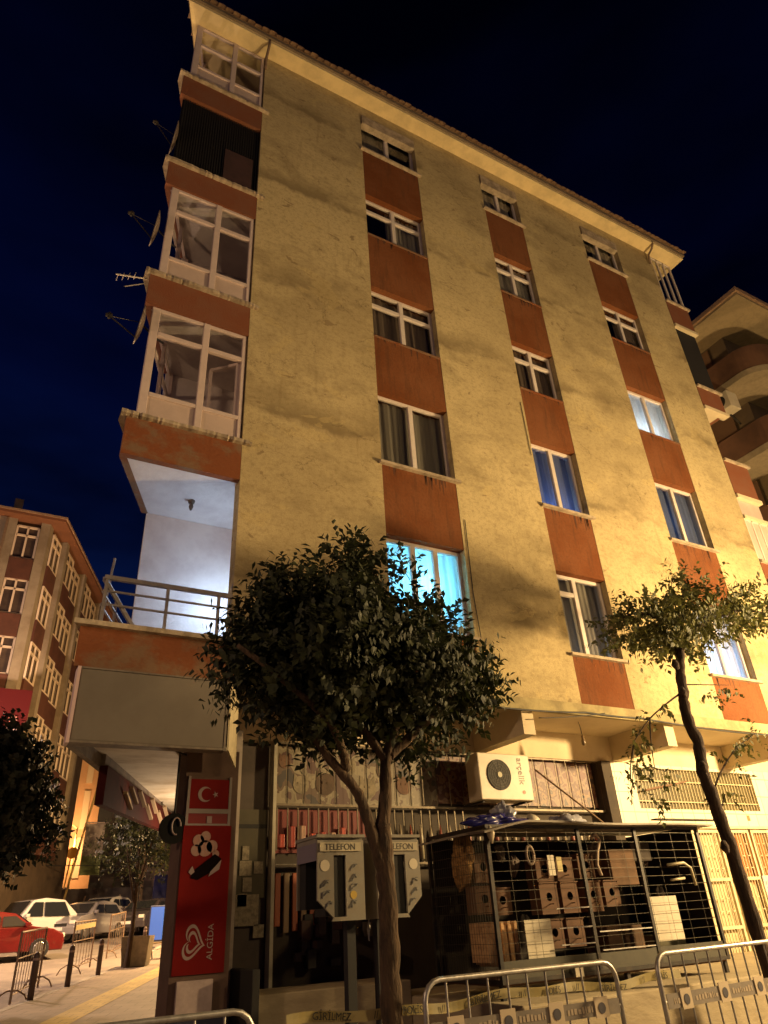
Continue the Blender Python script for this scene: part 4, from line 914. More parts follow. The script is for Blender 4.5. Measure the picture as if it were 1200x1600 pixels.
for i, (x, z, w_, h_, lb) in enumerate(((7.42, .25, .45, .42, 'brown carton at the upper right inside the cage'), (7.15, -.55, .60, .36, 'low brown carton on the cage floor right of the door post'), (7.98, -.50, .50, .18, 'flat olive crate on the cage floor at the right end'), (7.85, .52, .34, .22, 'dark carton under the cage roof at the right end'))):
    t = MB().box(x, x+w_, -.75, -.35, z, z+h_); tag(t.build('carton', mat('carton%d' % i, [(.16, .085, .04), (.13, .07, .035), (.10, .09, .05), (.05, .035, .025)][i], .85, noise=.5, nscale=5), bevel=.008), lb, 'carton')
RG = mat('rope_grey', (.42, .33, .25), .8)
tag(MB().tube([(6.00+.055*math.cos(a/12*6.28), -.90, .60+.10*math.sin(a/12*6.28)) for a in range(13)], .018, 8).build('rope_ring', RG, smooth=True), 'pale rope ring hanging behind the left door of the cage', 'ring')
tag(MB().tube([(7.02, -.9, .78), (7.10, -.9, .83), (7.16, -.9, .76), (7.08, -.9, .62), (7.04, -.9, .48), (7.08, -.9, .36)], .022, 8).build('rope_toy', RG, smooth=True), 'hooked pale rope toy hanging right of the cage door post', 'bird toy')
for i_, (x, z, r_) in enumerate(((5.95, .52, .06), (7.30, .66, .07), (7.62, .30, .06), (8.2, .62, .07), (8.35, .10, .06), (6.02, -.10, .05), (7.75, -.30, .06), (5.78, .66, .05))):
    lump('seed_bag', (x, -.62, z), (r_, r_*.8, r_*1.6), mat('bag_tone%d' % (i_ % 3), [(.10, .06, .04), (.16, .13, .10), (.06, .05, .03)][i_ % 3], .7, noise=.7, nscale=14), ['small dark bag hanging just left of the pale rope ring in the cage', 'small grey bag hanging right of the hooked rope toy in the cage', 'small dark bag beside the brown carton in the upper right of the cage', 'small dark bag under the roof at the right end of the cage',
     'small grey bag at the foot of the pale tube handle in the cage', 'small dark bag behind the middle wires of the left cage door', 'small dark bag low down left of the right cream sheet in the cage', 'small grey bag high in the left corner of the cage front'][i_], 'bag', 40+i_, .35)
# things lying on the cage roof
PLB = mat('blue_plastic_bag', (.02, .02, .16), .18, spec=.9, noise=.4, nscale=12); PLC = mat('clear_plastic', (.42, .42, .46), .12, spec=1.0, noise=.5, nscale=12, dark=(.15, .15, .2))
lump('plastic_bag', (6.0, -.35, 1.02), (.42, .18, .085), PLB, 'crumpled blue plastic bag on the cage roof below the air conditioner', 'bag', 5, .35)
lump('plastic_bag', (6.15, -.30, 1.12), (.13, .12, .12), PLC, 'clear plastic bag standing on the blue bag on the cage roof', 'bag', 6, .4)
lump('plastic_bag', (7.35, -.15, 1.04), (.26, .16, .11), PLC, 'bundle of clear plastic in the middle of the cage roof', 'bag', 8, .35)
tag(MB().tube([(6.45, -.45, .97), (6.47, -.45, 1.00), (6.52, -.45, 1.07)], [.04, .07, .09], 14).build('bowl', mat('white_bowl', (.7, .62, .48), .3), smooth=True), 'small white bowl tipped on the cage roof beside the blue bag', 'bowl')

# ------------------------------------------------------------------ telephone booths
def phone(mirror, loc, label):
    s = -1 if mirror else 1
    t = thing('telephone_booth', label, 'telephone booth', loc, 0, 'pair of public telephone hoods')
    SH = mat('booth_grey_shell', (.25, .23, .18), .5, noise=.7, nscale=7, dark=(.24, .20, .14)); L_ = dict(local=True)
    X = lambda x: x*s
    def bx(b, x0, x1, y0, y1, z0, z1): a, c = sorted((X(x0), X(x1))); return b.box(a, c, y0, y1, z0, z1)
    # front sheet with clipped outer bottom corner and a dark slot: built from strips (x: 0 outer .. .45 inner; z: 0 .. .62)
    f = MB()
    def poly(p): 
        q = [(X(x), 0, z) for x, z in p]
        if s < 0: q.reverse()
        f.slab(q, (0, .02, 0))
    poly([(0, .16), (.16, .16) if False else (.155, .02), (.155, .50), (0, .50)])
    poly([(.27, .0), (.45, .0), (.45, .50), (.27, .50)])
    poly([(0, .50), (.45, .50), (.45, .62), (0, .62)])
    poly([(.135, 0), (.27, 0), (.27, .03), (.155, .03)])
    sh = f.build('front_panel', SH, t, **L_)
    b = MB(); bx(b, .0, .45, .021, .46, .60, .64); bx(b, .43, .45, .021, .45, .0, .60); bx(b, 0, .45, .44, .46, .10, .60); bx(b, -.012, .46, -.015, .47, .64, .665)
    b.build('hood', SH, t, **L_)
    b = MB(); bx(b, -.004, .0, .02, .44, .46, .60); b.build('side_header', mat('booth_blue_grey', (.20, .17, .20), .5), t, **L_)
    b = MB(); bx(b, .02, .42, .30, .43, .10, .58); bx(b, .10, .30, .06, .29, .04, .10); bx(b, .16, .262, .022, .04, .03, .50); b.build('inside', BLACK, t, **L_)
    b = MB(); bx(b, .12, .34, .18, .30, .16, .46); b.build('telephone', mat('phone_body', (.05, .045, .05), .4), t, **L_)
    b = MB(); bx(b, .02, .42, -.012, -.002, .53, .60); hd = b.build('header_plate', mat('header_cream', (.48, .42, .28), .5, noise=.3), t, **L_)
    L0 = Vector(loc)
    text('TELEFON', .072, mat('header_ink', (.05, .045, .04), .6), hd, Matrix.Translation(L0) @ frame_mtx((X(.215), -.013, .563), (1, 0, 0), (0, 0, 1)), ext=.001)
    ST = [mat('grey_graffiti', (.16, .16, .15), .7), mat('pale_sticker', (.62, .55, .40), .6), mat('yellow_sticker', (.50, .34, .05), .6)]
    rr = random.Random(4+mirror)
    d = MB().disc((X(.07), -.001, .42), (0, -1, 0), .045, .002, 16); d.build('sticker', ST[1], t, **L_)
    d = MB().disc((X(.34), -.001, .19), (0, -1, 0), .032, .002, 16); d.build('sticker', ST[2], t, **L_)
    for cx, cz in ((.34, .32), (.345, .25), (.07, .28), (.08, .20), (.33, .12), (.10, .12), (.35, .40)):
        pts = [(X(cx)+.035*math.cos(a*.9+rr.random()), -.003, cz+.03*math.sin(a*1.3+rr.random())) for a in range(7)]
        MB().tube(pts, .004, 5).build('graffiti', ST[0], t, **L_)
    px = X(.37)
    MB().box(px-.04, px+.04, .12, .20, -1.56, .0).build('pole', mat('booth_pole', (.014, .013, .012), .7), t, **L_)
    MB().box(px-.14, px+.14, .02, .30, -1.57, -1.54).build('foot_plate', DSTEEL, t, **L_)
    MB().tube([(X(.41), .25, .05), (X(.45), .22, -.08), (X(.44), .22, -.16), (X(.42), .24, -.02)], .006, 6).build('cord', STEEL, t, **L_)
phone(False, (2.75, -2.0, .03), 'left grey telephone hood with TELEFON header, its open black side showing')
phone(True, (3.78, -2.0, .03), 'right grey telephone hood with TELEFON header, half hidden behind the tree trunk')

# ------------------------------------------------------------------ crowd barriers
def barrier(name, L_, h, nb_, loc, rz, label, group, plate=True, bandm=None, r=.021, feet=True, local_text=None, midz=.78):
    t = thing(name, label, 'barrier', loc, rz, group); rc = .14
    pts = [(0, 0, .10), (0, 0, h-rc)] + [(rc-rc*math.cos(a), 0, h-rc+rc*math.sin(a)) for a in (math.pi/8, math.pi/4, 3*math.pi/8)] + [(rc, 0, h), (L_-rc, 0, h)] + [(L_-rc+rc*math.sin(a), 0, h-rc+rc*math.cos(a)) for a in (math.pi/8, math.pi/4, 3*math.pi/8)] + [(L_, 0, h-rc), (L_, 0, .10)]
    MB().tube(pts, r, 10).build('frame', STEEL, t, local=True, smooth=True)
    b = MB()
    b.tube([(0, 0, .18), (L_, 0, .18)], r*.75, 8)
    if plate: b.tube([(0, 0, midz), (L_, 0, midz)], r*.7, 8)
    for i in range(nb_): 
        x = L_*(i+1)/(nb_+1); b.tube([(x, 0, .18), (x, 0, h)], r*.42, 6)
    b.build('bars', STEEL, t, local=True)
    if plate:
        p = MB().box(.03, L_-.03, -.016, -.010, midz-.055, midz+.055).build('name_band', mat('band_grey', (.20, .165, .13), .6, noise=.4, nscale=6), t, local=True)
        n_ = 4
        for i in range(n_):
            x = L_*(i+.5)/n_; MB().box(x-.075, x+.075, -.026, -.017, midz-.07, midz+.08).build('emblem_plate', mat('plate_cream', (.50, .40, .27), .6), t, local=True)
            MB().disc((x, -.027, midz), (0, -1, 0), .040, .003, 18).build('emblem', mat('emblem_navy', (.04, .035, .05), .6), t, local=True)
        q = MB(); x = .12; rr = random.Random(3)
        while x < L_-.12:                      # a row of tiny worn marks, too blurred to read
            w_ = rr.choice((.012, .022, .030))
            if min(abs(x-L_*(i+.5)/n_) for i in range(n_)) > .11: q.box(x, x+w_, -.0185, -.0165, midz-.022, midz+rr.uniform(.005, .028))
            x += w_+.014
        q.build('worn_marks', mat('band_marks', (.38, .30, .21), .6), p, local=True)
    if feet:
        for x in (.12, L_-.12):
            MB().tube([(x, -.30, .0), (x, -.26, .09), (x, -.12, .16), (x, 0, .18), (x, .12, .16), (x, .26, .09), (x, .30, .0)], r*.8, 8).build('foot', STEEL, t, local=True, smooth=True)
    return t
G1 = 'crowd barriers across the front'
barrier('crowd_barrier', 1.99, 1.10, 9, (3.36, -2.62, -1.505), 0, 'steel crowd barrier in front of the cage, whole top rail in view', G1)
barrier('crowd_barrier', 2.30, 1.13, 11, (5.62, -2.86, -1.50), math.radians(5), 'steel crowd barrier at the lower right corner of the picture', G1)
barrier('crowd_barrier', 2.0, 1.05, 9, (-.02, -2.70, -1.51), math.radians(1), 'steel crowd barrier at the lower left, only its rounded corner in view', G1, plate=False)
# tape
tp = thing('warning_tape', 'yellow warning tape with black lettering tied behind the barriers', 'tape', (4.5, -2.35, -.6))
def tz(x): return -.60 + .018*math.sin(x*3.1) - .012*math.sin(x*7)
def ty(x): return -2.33 + .02*math.sin(x*5.2)
def tfn(u, v):
    x = 2.35+4.15*u; return (x, ty(x)+.012*math.sin(x*9)*(v-.5), tz(x)-.035+.07*v + .01*u)
MB().grid(tfn, 80, 2).build('ribbon', mat('tape_yellow', (.33, .27, .11), .45, noise=.3, nscale=5, dark=(.4, .28, .05)), tp)
INK = mat('tape_ink', (.02, .018, .015), .6)
for i, (wd, x) in enumerate((('GİRİLMEZ', 2.72), ('//', 3.08), ('POLİS', 3.40), ('//', 3.70), ('GİRİLMEZ', 4.12), ('//', 4.52), ('POLİS', 4.85), ('//', 5.15), ('GİRİLMEZ', 5.55), ('//', 5.95), ('POLİS', 6.22))):
    sl = (tz(x+.1)-tz(x-.1))/.2; sy_ = (ty(x+.15)-ty(x-.15))/.3
    text(wd, .07, INK, tp, frame_mtx((x, ty(x)-.014, tz(x)), (1, sy_, sl), (-sl, 0, 1)), ext=.001)

# ------------------------------------------------------------------ side street furniture
def bollard(loc, label):
    t = thing('bollard', label, 'bollard', loc, 0, 'bollards along the kerb of the side street')
    MB().tube([(0, 0, 0), (0, 0, .72), (0, 0, .78), (0, 0, .81)], [.060, .060, .052, .02], 14).build('post', mat('bollard_brown', (.085, .05, .035), .5, noise=.4, nscale=8), t, local=True, smooth=True)
    MB().tube([(0, 0, .66), (0, 0, .70)], .0615, 14).build('reflective_band', mat('bollard_band', (.35, .25, .2), .4), t, local=True)
bl = ['nearest bollard, bottom left, in front of the nearest tall fence panel', 'second bollard from the left, beside the yellow tactile path', 'third bollard from the left, just left of the concrete planter', 'short far bollard right of the planter']
for (x, y), lb in zip(((1.87, 9.75), (2.82, 11.9), (3.88, 14.4), (6.27, 20.3)), bl): bollard((x, y, gz(y)+.12), lb)
def fence(a, b_, h, label):
    a, b_ = Vector(a), Vector(b_); d = b_-a; L_ = d.length; rz = math.atan2(d.y, d.x); z0 = gz(a.y)+.05
    t = thing('fence_panel', label, 'barrier', (a.x, a.y, z0), rz, 'tall barrier panels at the edge of the side street')
    rise = (gz(b_.y)-gz(a.y)); FM = mat('fence_steel', (.30, .20, .13), .5, metal=.3, noise=.5, nscale=7)
    sh = lambda x: rise*x/L_
    MB().tube([(0, 0, .0), (0, 0, h), (L_, 0, h+sh(L_)), (L_, 0, sh(L_))], .024, 8).build('frame', FM, t, local=True)
    b = MB(); n_ = int(L_/.30)
    for i in range(1, n_): x = L_*i/n_; b.tube([(x, 0, .15+sh(x)), (x, 0, h+sh(x))], .008, 5)
    b.tube([(0, 0, .15), (L_, 0, .15+sh(L_))], .014, 6).tube([(0, 0, h*.62), (L_, 0, h*.62+sh(L_))], .012, 6)
    b.build('bars', FM, t, local=True)
    for x in (.05, L_-.05): MB().tube([(x, .32, sh(x)), (x, .24, .14+sh(x)), (x, .10, .22+sh(x)), (x, -.10, .22+sh(x)), (x, -.24, .14+sh(x)), (x, -.32, sh(x))], .018, 6).build('foot', FM, t, local=True)
    return t
fence((1.55, 10.1), (2.35, 13.2), 1.22, 'nearest tall barrier panel, at the left edge of the picture')
f2 = fence((3.42, 16.3), (4.30, 18.4), 1.25, 'second tall barrier panel, with a pale board across its top')
bd = MB().slab([(0, -.03, 1.05), (2.2, -.03, 1.15), (2.2, -.03, 1.28), (0, -.03, 1.18)], (0, .02, 0)); bd.build('top_board', mat('pale_board', (.5, .40, .2), .6), f2, local=True)
fence((5.15, 20.6), (6.0, 22.6), 1.25, 'third tall barrier panel, hazy, left of the planter')
pl = thing('planter', 'square concrete planter box on the kerb with a dark post in front', 'planter', (5.25, 16.5, gz(16.5)+.12), math.radians(-23))
MB().add([(-.33, -.33, 0), (.33, -.33, 0), (.33, .33, 0), (-.33, .33, 0), (-.40, -.40, .75), (.40, -.40, .75), (.40, .40, .75), (-.40, .40, .75)], [(0, 3, 2, 1), (4, 5, 6, 7), (0, 1, 5, 4), (1, 2, 6, 5), (2, 3, 7, 6), (3, 0, 4, 7)]).build('box', mat('planter_concrete', (.32, .27, .20), .9, noise=.6, nscale=4), pl, local=True)
def crown(mb, c, r, n, rnd, ls, droop=0.2, shell=0.5, lobes=None, up=0.0, wide=1.35):
    """leaf-sized folded faces on short twigs through the crown's volume"""
    c = Vector(c); lobes = lobes or [((0, 0, 0), 1.0)]
    for i in range(n):
        lo, lr = lobes[rnd.randrange(len(lobes))]
        d = Vector((rnd.gauss(0, 1), rnd.gauss(0, 1), rnd.gauss(0, 1))).normalized(); q = shell+(1-shell)*rnd.random()**.6
        bump_ = 1+.18*math.sin(5*math.atan2(d.y, d.x)+lo[0]*7)+.12*math.sin(6*d.z+3)
        p = c+Vector((lo[0]*r[0]+d.x*r[0]*lr*q*bump_, lo[1]*r[1]+d.y*r[1]*lr*q*bump_, lo[2]*r[2]+d.z*r[2]*lr*q*bump_))
        dr = (d+Vector((rnd.gauss(0, .4), rnd.gauss(0, .4), rnd.gauss(0, .4)+up))).normalized()
        for j in range(rnd.randint(5, 9)):    # leaves along the twig
            b0 = p+dr*ls*.42*j; a = rnd.random()*6.28
            sd = dr.cross(Vector((math.cos(a), math.sin(a), .3))).normalized(); ld = (dr*.55+sd*.9+Vector((0, 0, -droop*rnd.random()))).normalized()
            wv = ld.cross(dr).normalized()*ls*wide*rnd.uniform(.16, .25); l_ = ls*rnd.uniform(.75, 1.25); fold = Vector((0, 0, .12*l_))
            k_ = len(mb.v)
            mb.v += [tuple(b0), tuple(b0+ld*l_*.5+wv+fold), tuple(b0+ld*l_), tuple(b0+ld*l_*.5-wv+fold)]
            mb.f += [(k_, k_+1, k_+2), (k_, k_+2, k_+3)]
def limbs(mb, paths):
    for pts, r0, r1 in paths:
        P_ = []; pts = [Vector(p) for p in pts]; n_ = 6
        for i in range(len(pts)-1):
            p0 = pts[max(i-1, 0)]; p1 = pts[i]; p2 = pts[i+1]; p3 = pts[min(i+2, len(pts)-1)]
            for j in range(n_):
                t = j/n_; P_.append(.5*((2*p1)+(p2-p0)*t+(2*p0-5*p1+4*p2-p3)*t*t+(3*p1-p0-3*p2+p3)*t**3))
        P_.append(pts[-1]); m_ = len(P_)
        mb.tube([p+Vector((R.gauss(0, r0*.05), R.gauss(0, r0*.05), 0)) for p in P_], [r0+(r1-r0)*i/(m_-1) + (r0*.06)*math.sin(i*1.7) for i in range(m_)], 12)

# ---- tree in front of the shop (dark, dense)
T1 = thing('street_tree', 'dense dark evergreen tree in front of the pet shop, hiding the cyan-lit window', 'tree', (3.20, -2.405, -1.5))
mb = MB(); limbs(mb, [
 ([(3.231, -2.405, -1.5), (3.197, -2.405, -0.950), (3.188, -2.405, -0.518), (3.197, -2.405, 0.000), (3.188, -2.405, 0.389), (3.180, -2.405, 0.734)], .092, .070),
 ([(3.197, -2.405, 0.302), (3.110, -2.405, 0.536), (3.024, -2.405, 0.821), (2.903, -2.405, 1.037), (2.661, -2.405, 1.279), (2.471, -2.362, 1.598), (2.246, -2.319, 1.987)], .058, .028),
 ([(3.180, -2.405, 0.691), (3.231, -2.405, 0.994), (3.249, -2.422, 1.296), (3.370, -2.448, 1.642), (3.456, -2.405, 2.160), (3.499, -2.405, 2.765)], .062, .026),
 ([(3.249, -2.422, 1.253), (3.093, -2.405, 1.452), (2.938, -2.362, 1.685), (2.851, -2.319, 2.246)], .045, .025),
 ([(3.266, -2.422, 1.296), (3.542, -2.448, 1.512), (3.888, -2.491, 1.814), (4.234, -2.491, 2.160)], .05, .025),
 ([(2.851, -2.405, 1.166), (2.592, -2.664, 1.469), (2.074, -2.751, 1.814), (1.728, -2.664, 2.074)], .04, .02)])
mb.build('trunk', BARK, T1, smooth=True)
mb = MB(); rn = random.Random(11)
crown(mb, (3.028, -2.362, 2.054), (1.047, 0.972, 0.581), 2900, rn, .085, wide=1.6, lobes=[((-.08, 0, 0), 1.0), ((-.35, 0, .30), .74), ((-.12, 0, .42), .66), ((.50, 0, -.12), .70), ((-.46, -.1, -.28), .66), ((.15, .1, -.30), .75)], shell=.30, up=.35)
crown(mb, (2.619, -2.362, 2.633), (0.559, 0.544, 0.277), 380, rn, .088, shell=.3, up=.9)
crown(mb, (3.548, -2.362, 2.596), (0.384, 0.311, 0.291), 70, rn, .088, shell=.1, up=1.3)
crown(mb, (3.065, -2.362, 2.894), (0.154, 0.233, 0.291), 70, rn, .088, shell=.1, up=1.3)
crown(mb, (3.979, -2.362, 2.299), (0.293, 0.389, 0.311), 130, rn, .088, shell=.3, up=.6)
crown(mb, (4.254, -2.362, 2.076), (0.293, 0.311, 0.207), 120, rn, .088, shell=.2, up=.3)
crown(mb, (1.950, -2.362, 2.002), (0.244, 0.311, 0.207), 110, rn, .088, shell=.2, up=.4)
crown(mb, (2.062, -2.362, 2.374), (0.244, 0.311, 0.242), 110, rn, .088, shell=.2, up=.6)
for (x, z) in ((2.13, 2.77), (2.35, 3.00), (2.65, 3.09), (2.91, 3.14), (3.14, 3.28), (2.95, 2.96), (3.41, 3.00), (3.85, 2.77), (4.15, 2.57), (4.49, 2.31), (4.53, 1.97), (4.30, 1.70), (2.28, 1.62), (2.58, 1.55), (3.85, 1.55), (4.08, 1.67), (2.76, 1.52), (3.63, 1.47)):   # shoots breaking the outline
    crown(mb, (x, -2.36+rn.uniform(-.4, .4), z), (.10, .14, .12), 14, rn, .088, shell=.1, up=1.2 if z > 2.4 else -.5)
mb.build('crown', LEAF1, T1)

# ---- slender tree at the right
T2 = thing('street_tree', 'slender leaning tree with a dark trunk and a sparse olive crown at the right', 'tree', (8.05, -2.15, -1.5))
mb = MB()
def T2p(px): return px
S2 = [(8.20, -2.10, -1.5), (8.15, -2.10, -.9), (8.10, -2.10, -.2), (8.06, -2.10, .45), (8.00, -2.10, .95), (7.93, -2.10, 1.40), (7.98, -2.10, 1.75), (7.90, -2.10, 2.05), (7.95, -2.10, 2.35), (8.00, -2.10, 2.65), (8.10, -2.1, 2.95), (8.16, -2.1, 3.3)]
limbs(mb, [(S2, .085, .06), ([(8.16, -2.1, 3.25), (7.9, -2.1, 3.4), (7.5, -2.1, 3.45), (7.1, -2.1, 3.3)], .03, .012),
 ([(8.12, -2.1, 3.0), (8.6, -2.1, 3.35), (9.1, -2.1, 3.6), (9.8, -2.1, 3.85), (10.3, -2.1, 4.0)], .04, .015),
 ([(8.16, -2.1, 3.3), (8.4, -2.1, 3.7), (8.7, -2.1, 4.1)], .03, .012),
 ([(7.90, -2.1, 2.38), (7.62, -2.1, 2.24), (7.2, -2.1, 2.0), (6.85, -2.1, 1.72)], .014, .006),
 ([(8.0, -2.1, 1.15), (8.25, -2.1, 1.40), (8.7, -2.1, 1.72), (9.2, -2.1, 1.95)], .014, .006),
 ([(7.97, -2.1, .85), (8.1, -2.1, 1.0), (8.22, -2.1, 1.15)], .010, .006),
 ([(8.14, -2.10, 3.10), (7.90, -2.30, 3.10), (7.65, -2.40, 2.98)], .012, .004),
 ([(8.10, -2.10, 2.95), (8.40, -1.90, 3.15), (8.75, -1.80, 3.20)], .012, .004),
 ([(7.60, -2.10, 3.42), (7.40, -1.90, 3.50), (7.15, -1.80, 3.45)], .012, .004),
 ([(8.70, -2.10, 3.40), (8.80, -2.30, 3.70), (9.00, -2.40, 3.95)], .012, .004),
 ([(9.30, -2.10, 3.70), (9.50, -1.95, 3.90), (9.70, -1.90, 4.00)], .012, .004),
 ([(8.30, -2.10, 3.55), (8.15, -2.20, 3.80), (8.10, -2.30, 3.95)], .012, .004),
 ([(9.60, -2.10, 3.80), (9.90, -2.30, 3.75), (10.20, -2.40, 3.70)], .012, .004),
 ([(6.85, -2.10, 1.72), (6.72, -2.08, 1.45), (6.66, -2.05, 1.15)], .012, .004),
 ([(7.20, -2.10, 2.00), (7.10, -2.12, 1.70), (7.02, -2.15, 1.40)], .012, .004),
 ([(7.90, -2.10, 2.50), (8.30, -2.15, 2.52), (8.80, -2.20, 2.55)], .012, .004),
 ([(6.80, -2.10, 1.35), (7.00, -2.10, 1.42), (7.25, -2.10, 1.38)], .012, .004)])
for z in (2.38, 1.45, 2.75, .55): mb.tube([(7.92, -2.14, z-.05), (7.87, -2.16, z), (7.90, -2.14, z+.06)], [.03, .055, .03], 8)
mb.build('trunk', BARKD, T2, smooth=True)
mb = MB(); rn = random.Random(5)
for c, r, n in (((8.3, -2.1, 3.35), (.70, .6, .30), 240), ((7.55, -2.1, 3.30), (.52, .5, .28), 170), ((7.1, -2.1, 3.10), (.26, .3, .14), 34), ((9.2, -2.1, 3.75), (.60, .5, .30), 150), ((10.0, -2.1, 3.85), (.50, .5, .28), 90),
                ((8.75, -2.1, 4.08), (.30, .3, .14), 36), ((8.5, -2.1, 3.75), (.35, .35, .22), 50), ((7.75, -2.1, 3.0), (.3, .3, .12), 26), ((10.6, -2.1, 3.95), (.5, .4, .3), 60), ((8.2, -2.1, 2.98), (.15, .2, .12), 22)):
    crown(mb, c, r, n, rn, .085, droop=.5, shell=.15, up=-.1)
for (x, z, n) in ((6.85, 1.70, 5), (7.05, 1.9, 4), (7.3, 2.06, 4), (7.5, 2.2, 3), (6.7, 1.25, 6), (6.95, 1.5, 3), (6.72, 1.45, 4), (7.0, 1.05, 3), (8.65, 1.70, 5), (8.9, 1.8, 4), (9.2, 1.93, 5), (8.22, 1.18, 4), (8.55, 1.5, 3), (8.65, 2.5, 4), (8.4, 2.4, 3), (8.9, 2.55, 3), (7.2, 1.35, 3)):
    crown(mb, (x, -2.1, z), (.07, .07, .05), n, rn, .075, droop=.8, shell=.1, up=-.8)
mb.tube([(6.62, -2.05, 1.0), (6.75, -2.05, 1.35), (6.83, -2.1, 1.72)], .005, 5)
mb.build('crown', LEAF2, T2)

# ---- dark tree at the left edge
T3 = thing('street_tree', 'black silhouetted tree at the left edge, below the far apartment block', 'tree', (-.6, 10, gz(10)))
mb = MB(); limbs(mb, [([(-1.2, 10, gz(10)), (-1.15, 10, .4), (-.9, 10, 1.8), (-.5, 10, 3.0)], .16, .07)]); mb.build('trunk', BARKD, T3, smooth=True)
mb = MB(); rn = random.Random(9)
crown(mb, (-.05, 10, 2.62), (1.58, 1.2, 1.50), 6000, rn, .15, wide=2.2, shell=.1, droop=.5, lobes=[((0, 0, 0), 1), ((.35, 0, .1), .62), ((-.4, 0, .2), .8), ((.1, 0, -.35), .7), ((.1, 0, .3), .72)])
crown(mb, (1.75, 10, 2.0), (.22, .3, .35), 26, rn, .10, shell=.1, droop=.8)
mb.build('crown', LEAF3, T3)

# ---- trees further down the street
def tree(loc, h, r, m, label, seed, n=260, ls=.16, trunk=.12, group='street trees far down the side street'):
    t = thing('street_tree', label, 'tree', loc, 0, group); x, y, z = loc; rn = random.Random(seed); mb = MB()
    zc = z+h-r[2]*.8
    limbs(mb, [([(x, y, z), (x+.05, y, z+h*.3), (x, y, zc)], trunk, trunk*.5), ([(x, y, z+h*.4), (x-r[0]*.4, y, zc)], trunk*.5, trunk*.2), ([(x, y, z+h*.4), (x+r[0]*.4, y, zc+.3)], trunk*.5, trunk*.2)])
    mb.build('trunk', BARKD, t); mb = MB()
    crown(mb, (x, y, zc), r, n, rn, ls, shell=.3, droop=.4, lobes=[((0, 0, 0), 1), ((-.4, 0, -.1), .7), ((.4, 0, .15), .7), ((0, .2, .4), .65)]); mb.build('crown', m, t); return t
tree((4.93, 16.15, gz(16)+.12), 4.1, (.95, .8, 1.25), LEAF3, 'slim dark-trunked tree standing just in front of the planter', 21, 210, .12, .085)
tree((8.6, 33, gz(33)), 5.6, (2.3, 1.8, 1.9), LEAF5, 'broad dark tree behind the white car, right of the hanging banner', 22, 420, .18)
tree((11.2, 36, gz(36)), 5.4, (1.9, 1.8, 1.6), LEAF4, 'yellow-lit tree beside the orange pole, beyond the parked cars', 23, 360, .16)
tree((13.4, 38, gz(38)), 5.8, (1.9, 1.8, 2.0), LEAF4, 'yellow-lit tree partly behind the advert column', 24, 340, .16)
tree((3.0, 37, gz(37)), 5.6, (1.8, 1.8, 2.0), LEAF3, 'dark tree far behind the red car, under the far block', 25, 260, .18)

# ------------------------------------------------------------------ far apartment block at the left
F = thing('apartment_building', 'far beige apartment block with orange panels and an orange eave, at the left edge', 'building', (1.0, 27, -.4))
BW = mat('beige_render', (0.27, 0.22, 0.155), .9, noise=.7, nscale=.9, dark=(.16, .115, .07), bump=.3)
OP = mat('brown_orange_panel', (.095, .032, .018), .85, noise=.5, nscale=1.5)
FX, FY = .90, 26.5
kk = SD.x/SD.y
fl = lambda s, o=0: (FX+.3633*s+.9317*o, FY+.9317*s-.3633*o)
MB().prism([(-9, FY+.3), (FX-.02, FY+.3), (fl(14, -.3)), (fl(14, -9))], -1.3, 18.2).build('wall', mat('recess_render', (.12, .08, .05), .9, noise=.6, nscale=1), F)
FT = [17.9-2.85*i for i in range(6)]
def fwindow(p0, p1, z0, z1, nrm, cols=2):
    p0 = Vector((p0[0], p0[1], 0)); p1 = Vector((p1[0], p1[1], 0)); n = Vector((nrm[0], nrm[1], 0)); up = lambda z: Vector((0, 0, z))
    f = MB(); t = .09
    for q in [0, 1]+[i/cols for i in range(1, cols)]: p = p0.lerp(p1, q); f.bar(p+up(z0), p+up(z1), t)
    for z in (z0, z1, z1-.48): f.bar(p0+up(z), p1+up(z), t)
    o = f.build('window', mat('far_frame', (.60, .48, .36), .6), F)
    MB().slab([p0-n*.05+up(z0), p1-n*.05+up(z0), p1-n*.05+up(z1), p0-n*.05+up(z1)], -n*.02).build('pane', mat('far_glass', (.05, .035, .028), .25, noise=.6, nscale=1.5, dark=(.10, .07, .05)), o)
pier = MB()
for a, b_ in ((-9, -6.0), (-5.0, -3.2), (-2.2, -.60), (.48, FX)): pier.box(a, b_, FY, FY+.29, 7.2, 18.2)
pier.build('pier', BW, F)
for a, b_ in ((-3.2, -2.2), (-6.0, -5.0), (-.60, .48)):
    for z in FT[:4]:
        fwindow((a+.06, FY+.16), (b_-.06, FY+.16), z-1.72, z, (0, -1)); MB().box(a+.01, b_-.01, FY+.03, FY+.28, z-2.84, z-1.76).build('spandrel_panel', OP, F)
pier = MB()
for s0, s1, o in ((0.0, .5, 0), (1.9, 2.3, .35), (3.7, 4.2, 0), (5.8, 6.2, .35), (7.7, 8.2, .0), (10, 10.4, .3)):
    a, b_, c, d = fl(s0, -.29), fl(s0, o), fl(s1, o), fl(s1, -.29); pier.prism([a, b_, c, d], 4.2, 18.19)
pier.build('pier', BW, F)
for (s0, s1, o) in ((.5, 1.9, .1), (2.3, 3.7, .30), (4.2, 5.8, .1), (6.2, 7.7, .3), (8.2, 10, .1)):
    for i, z in enumerate(FT[:5]):
        a, b_ = fl(s0+.05, o-.05), fl(s1-.05, o-.05); fwindow(a, b_, z-1.72, z, SN)
        MB().prism([fl(s0+.01, -.28), fl(s0+.01, o), fl(s1-.01, o), fl(s1-.01, -.28)], z-2.84, z-1.76).build('spandrel_panel', OP, F)
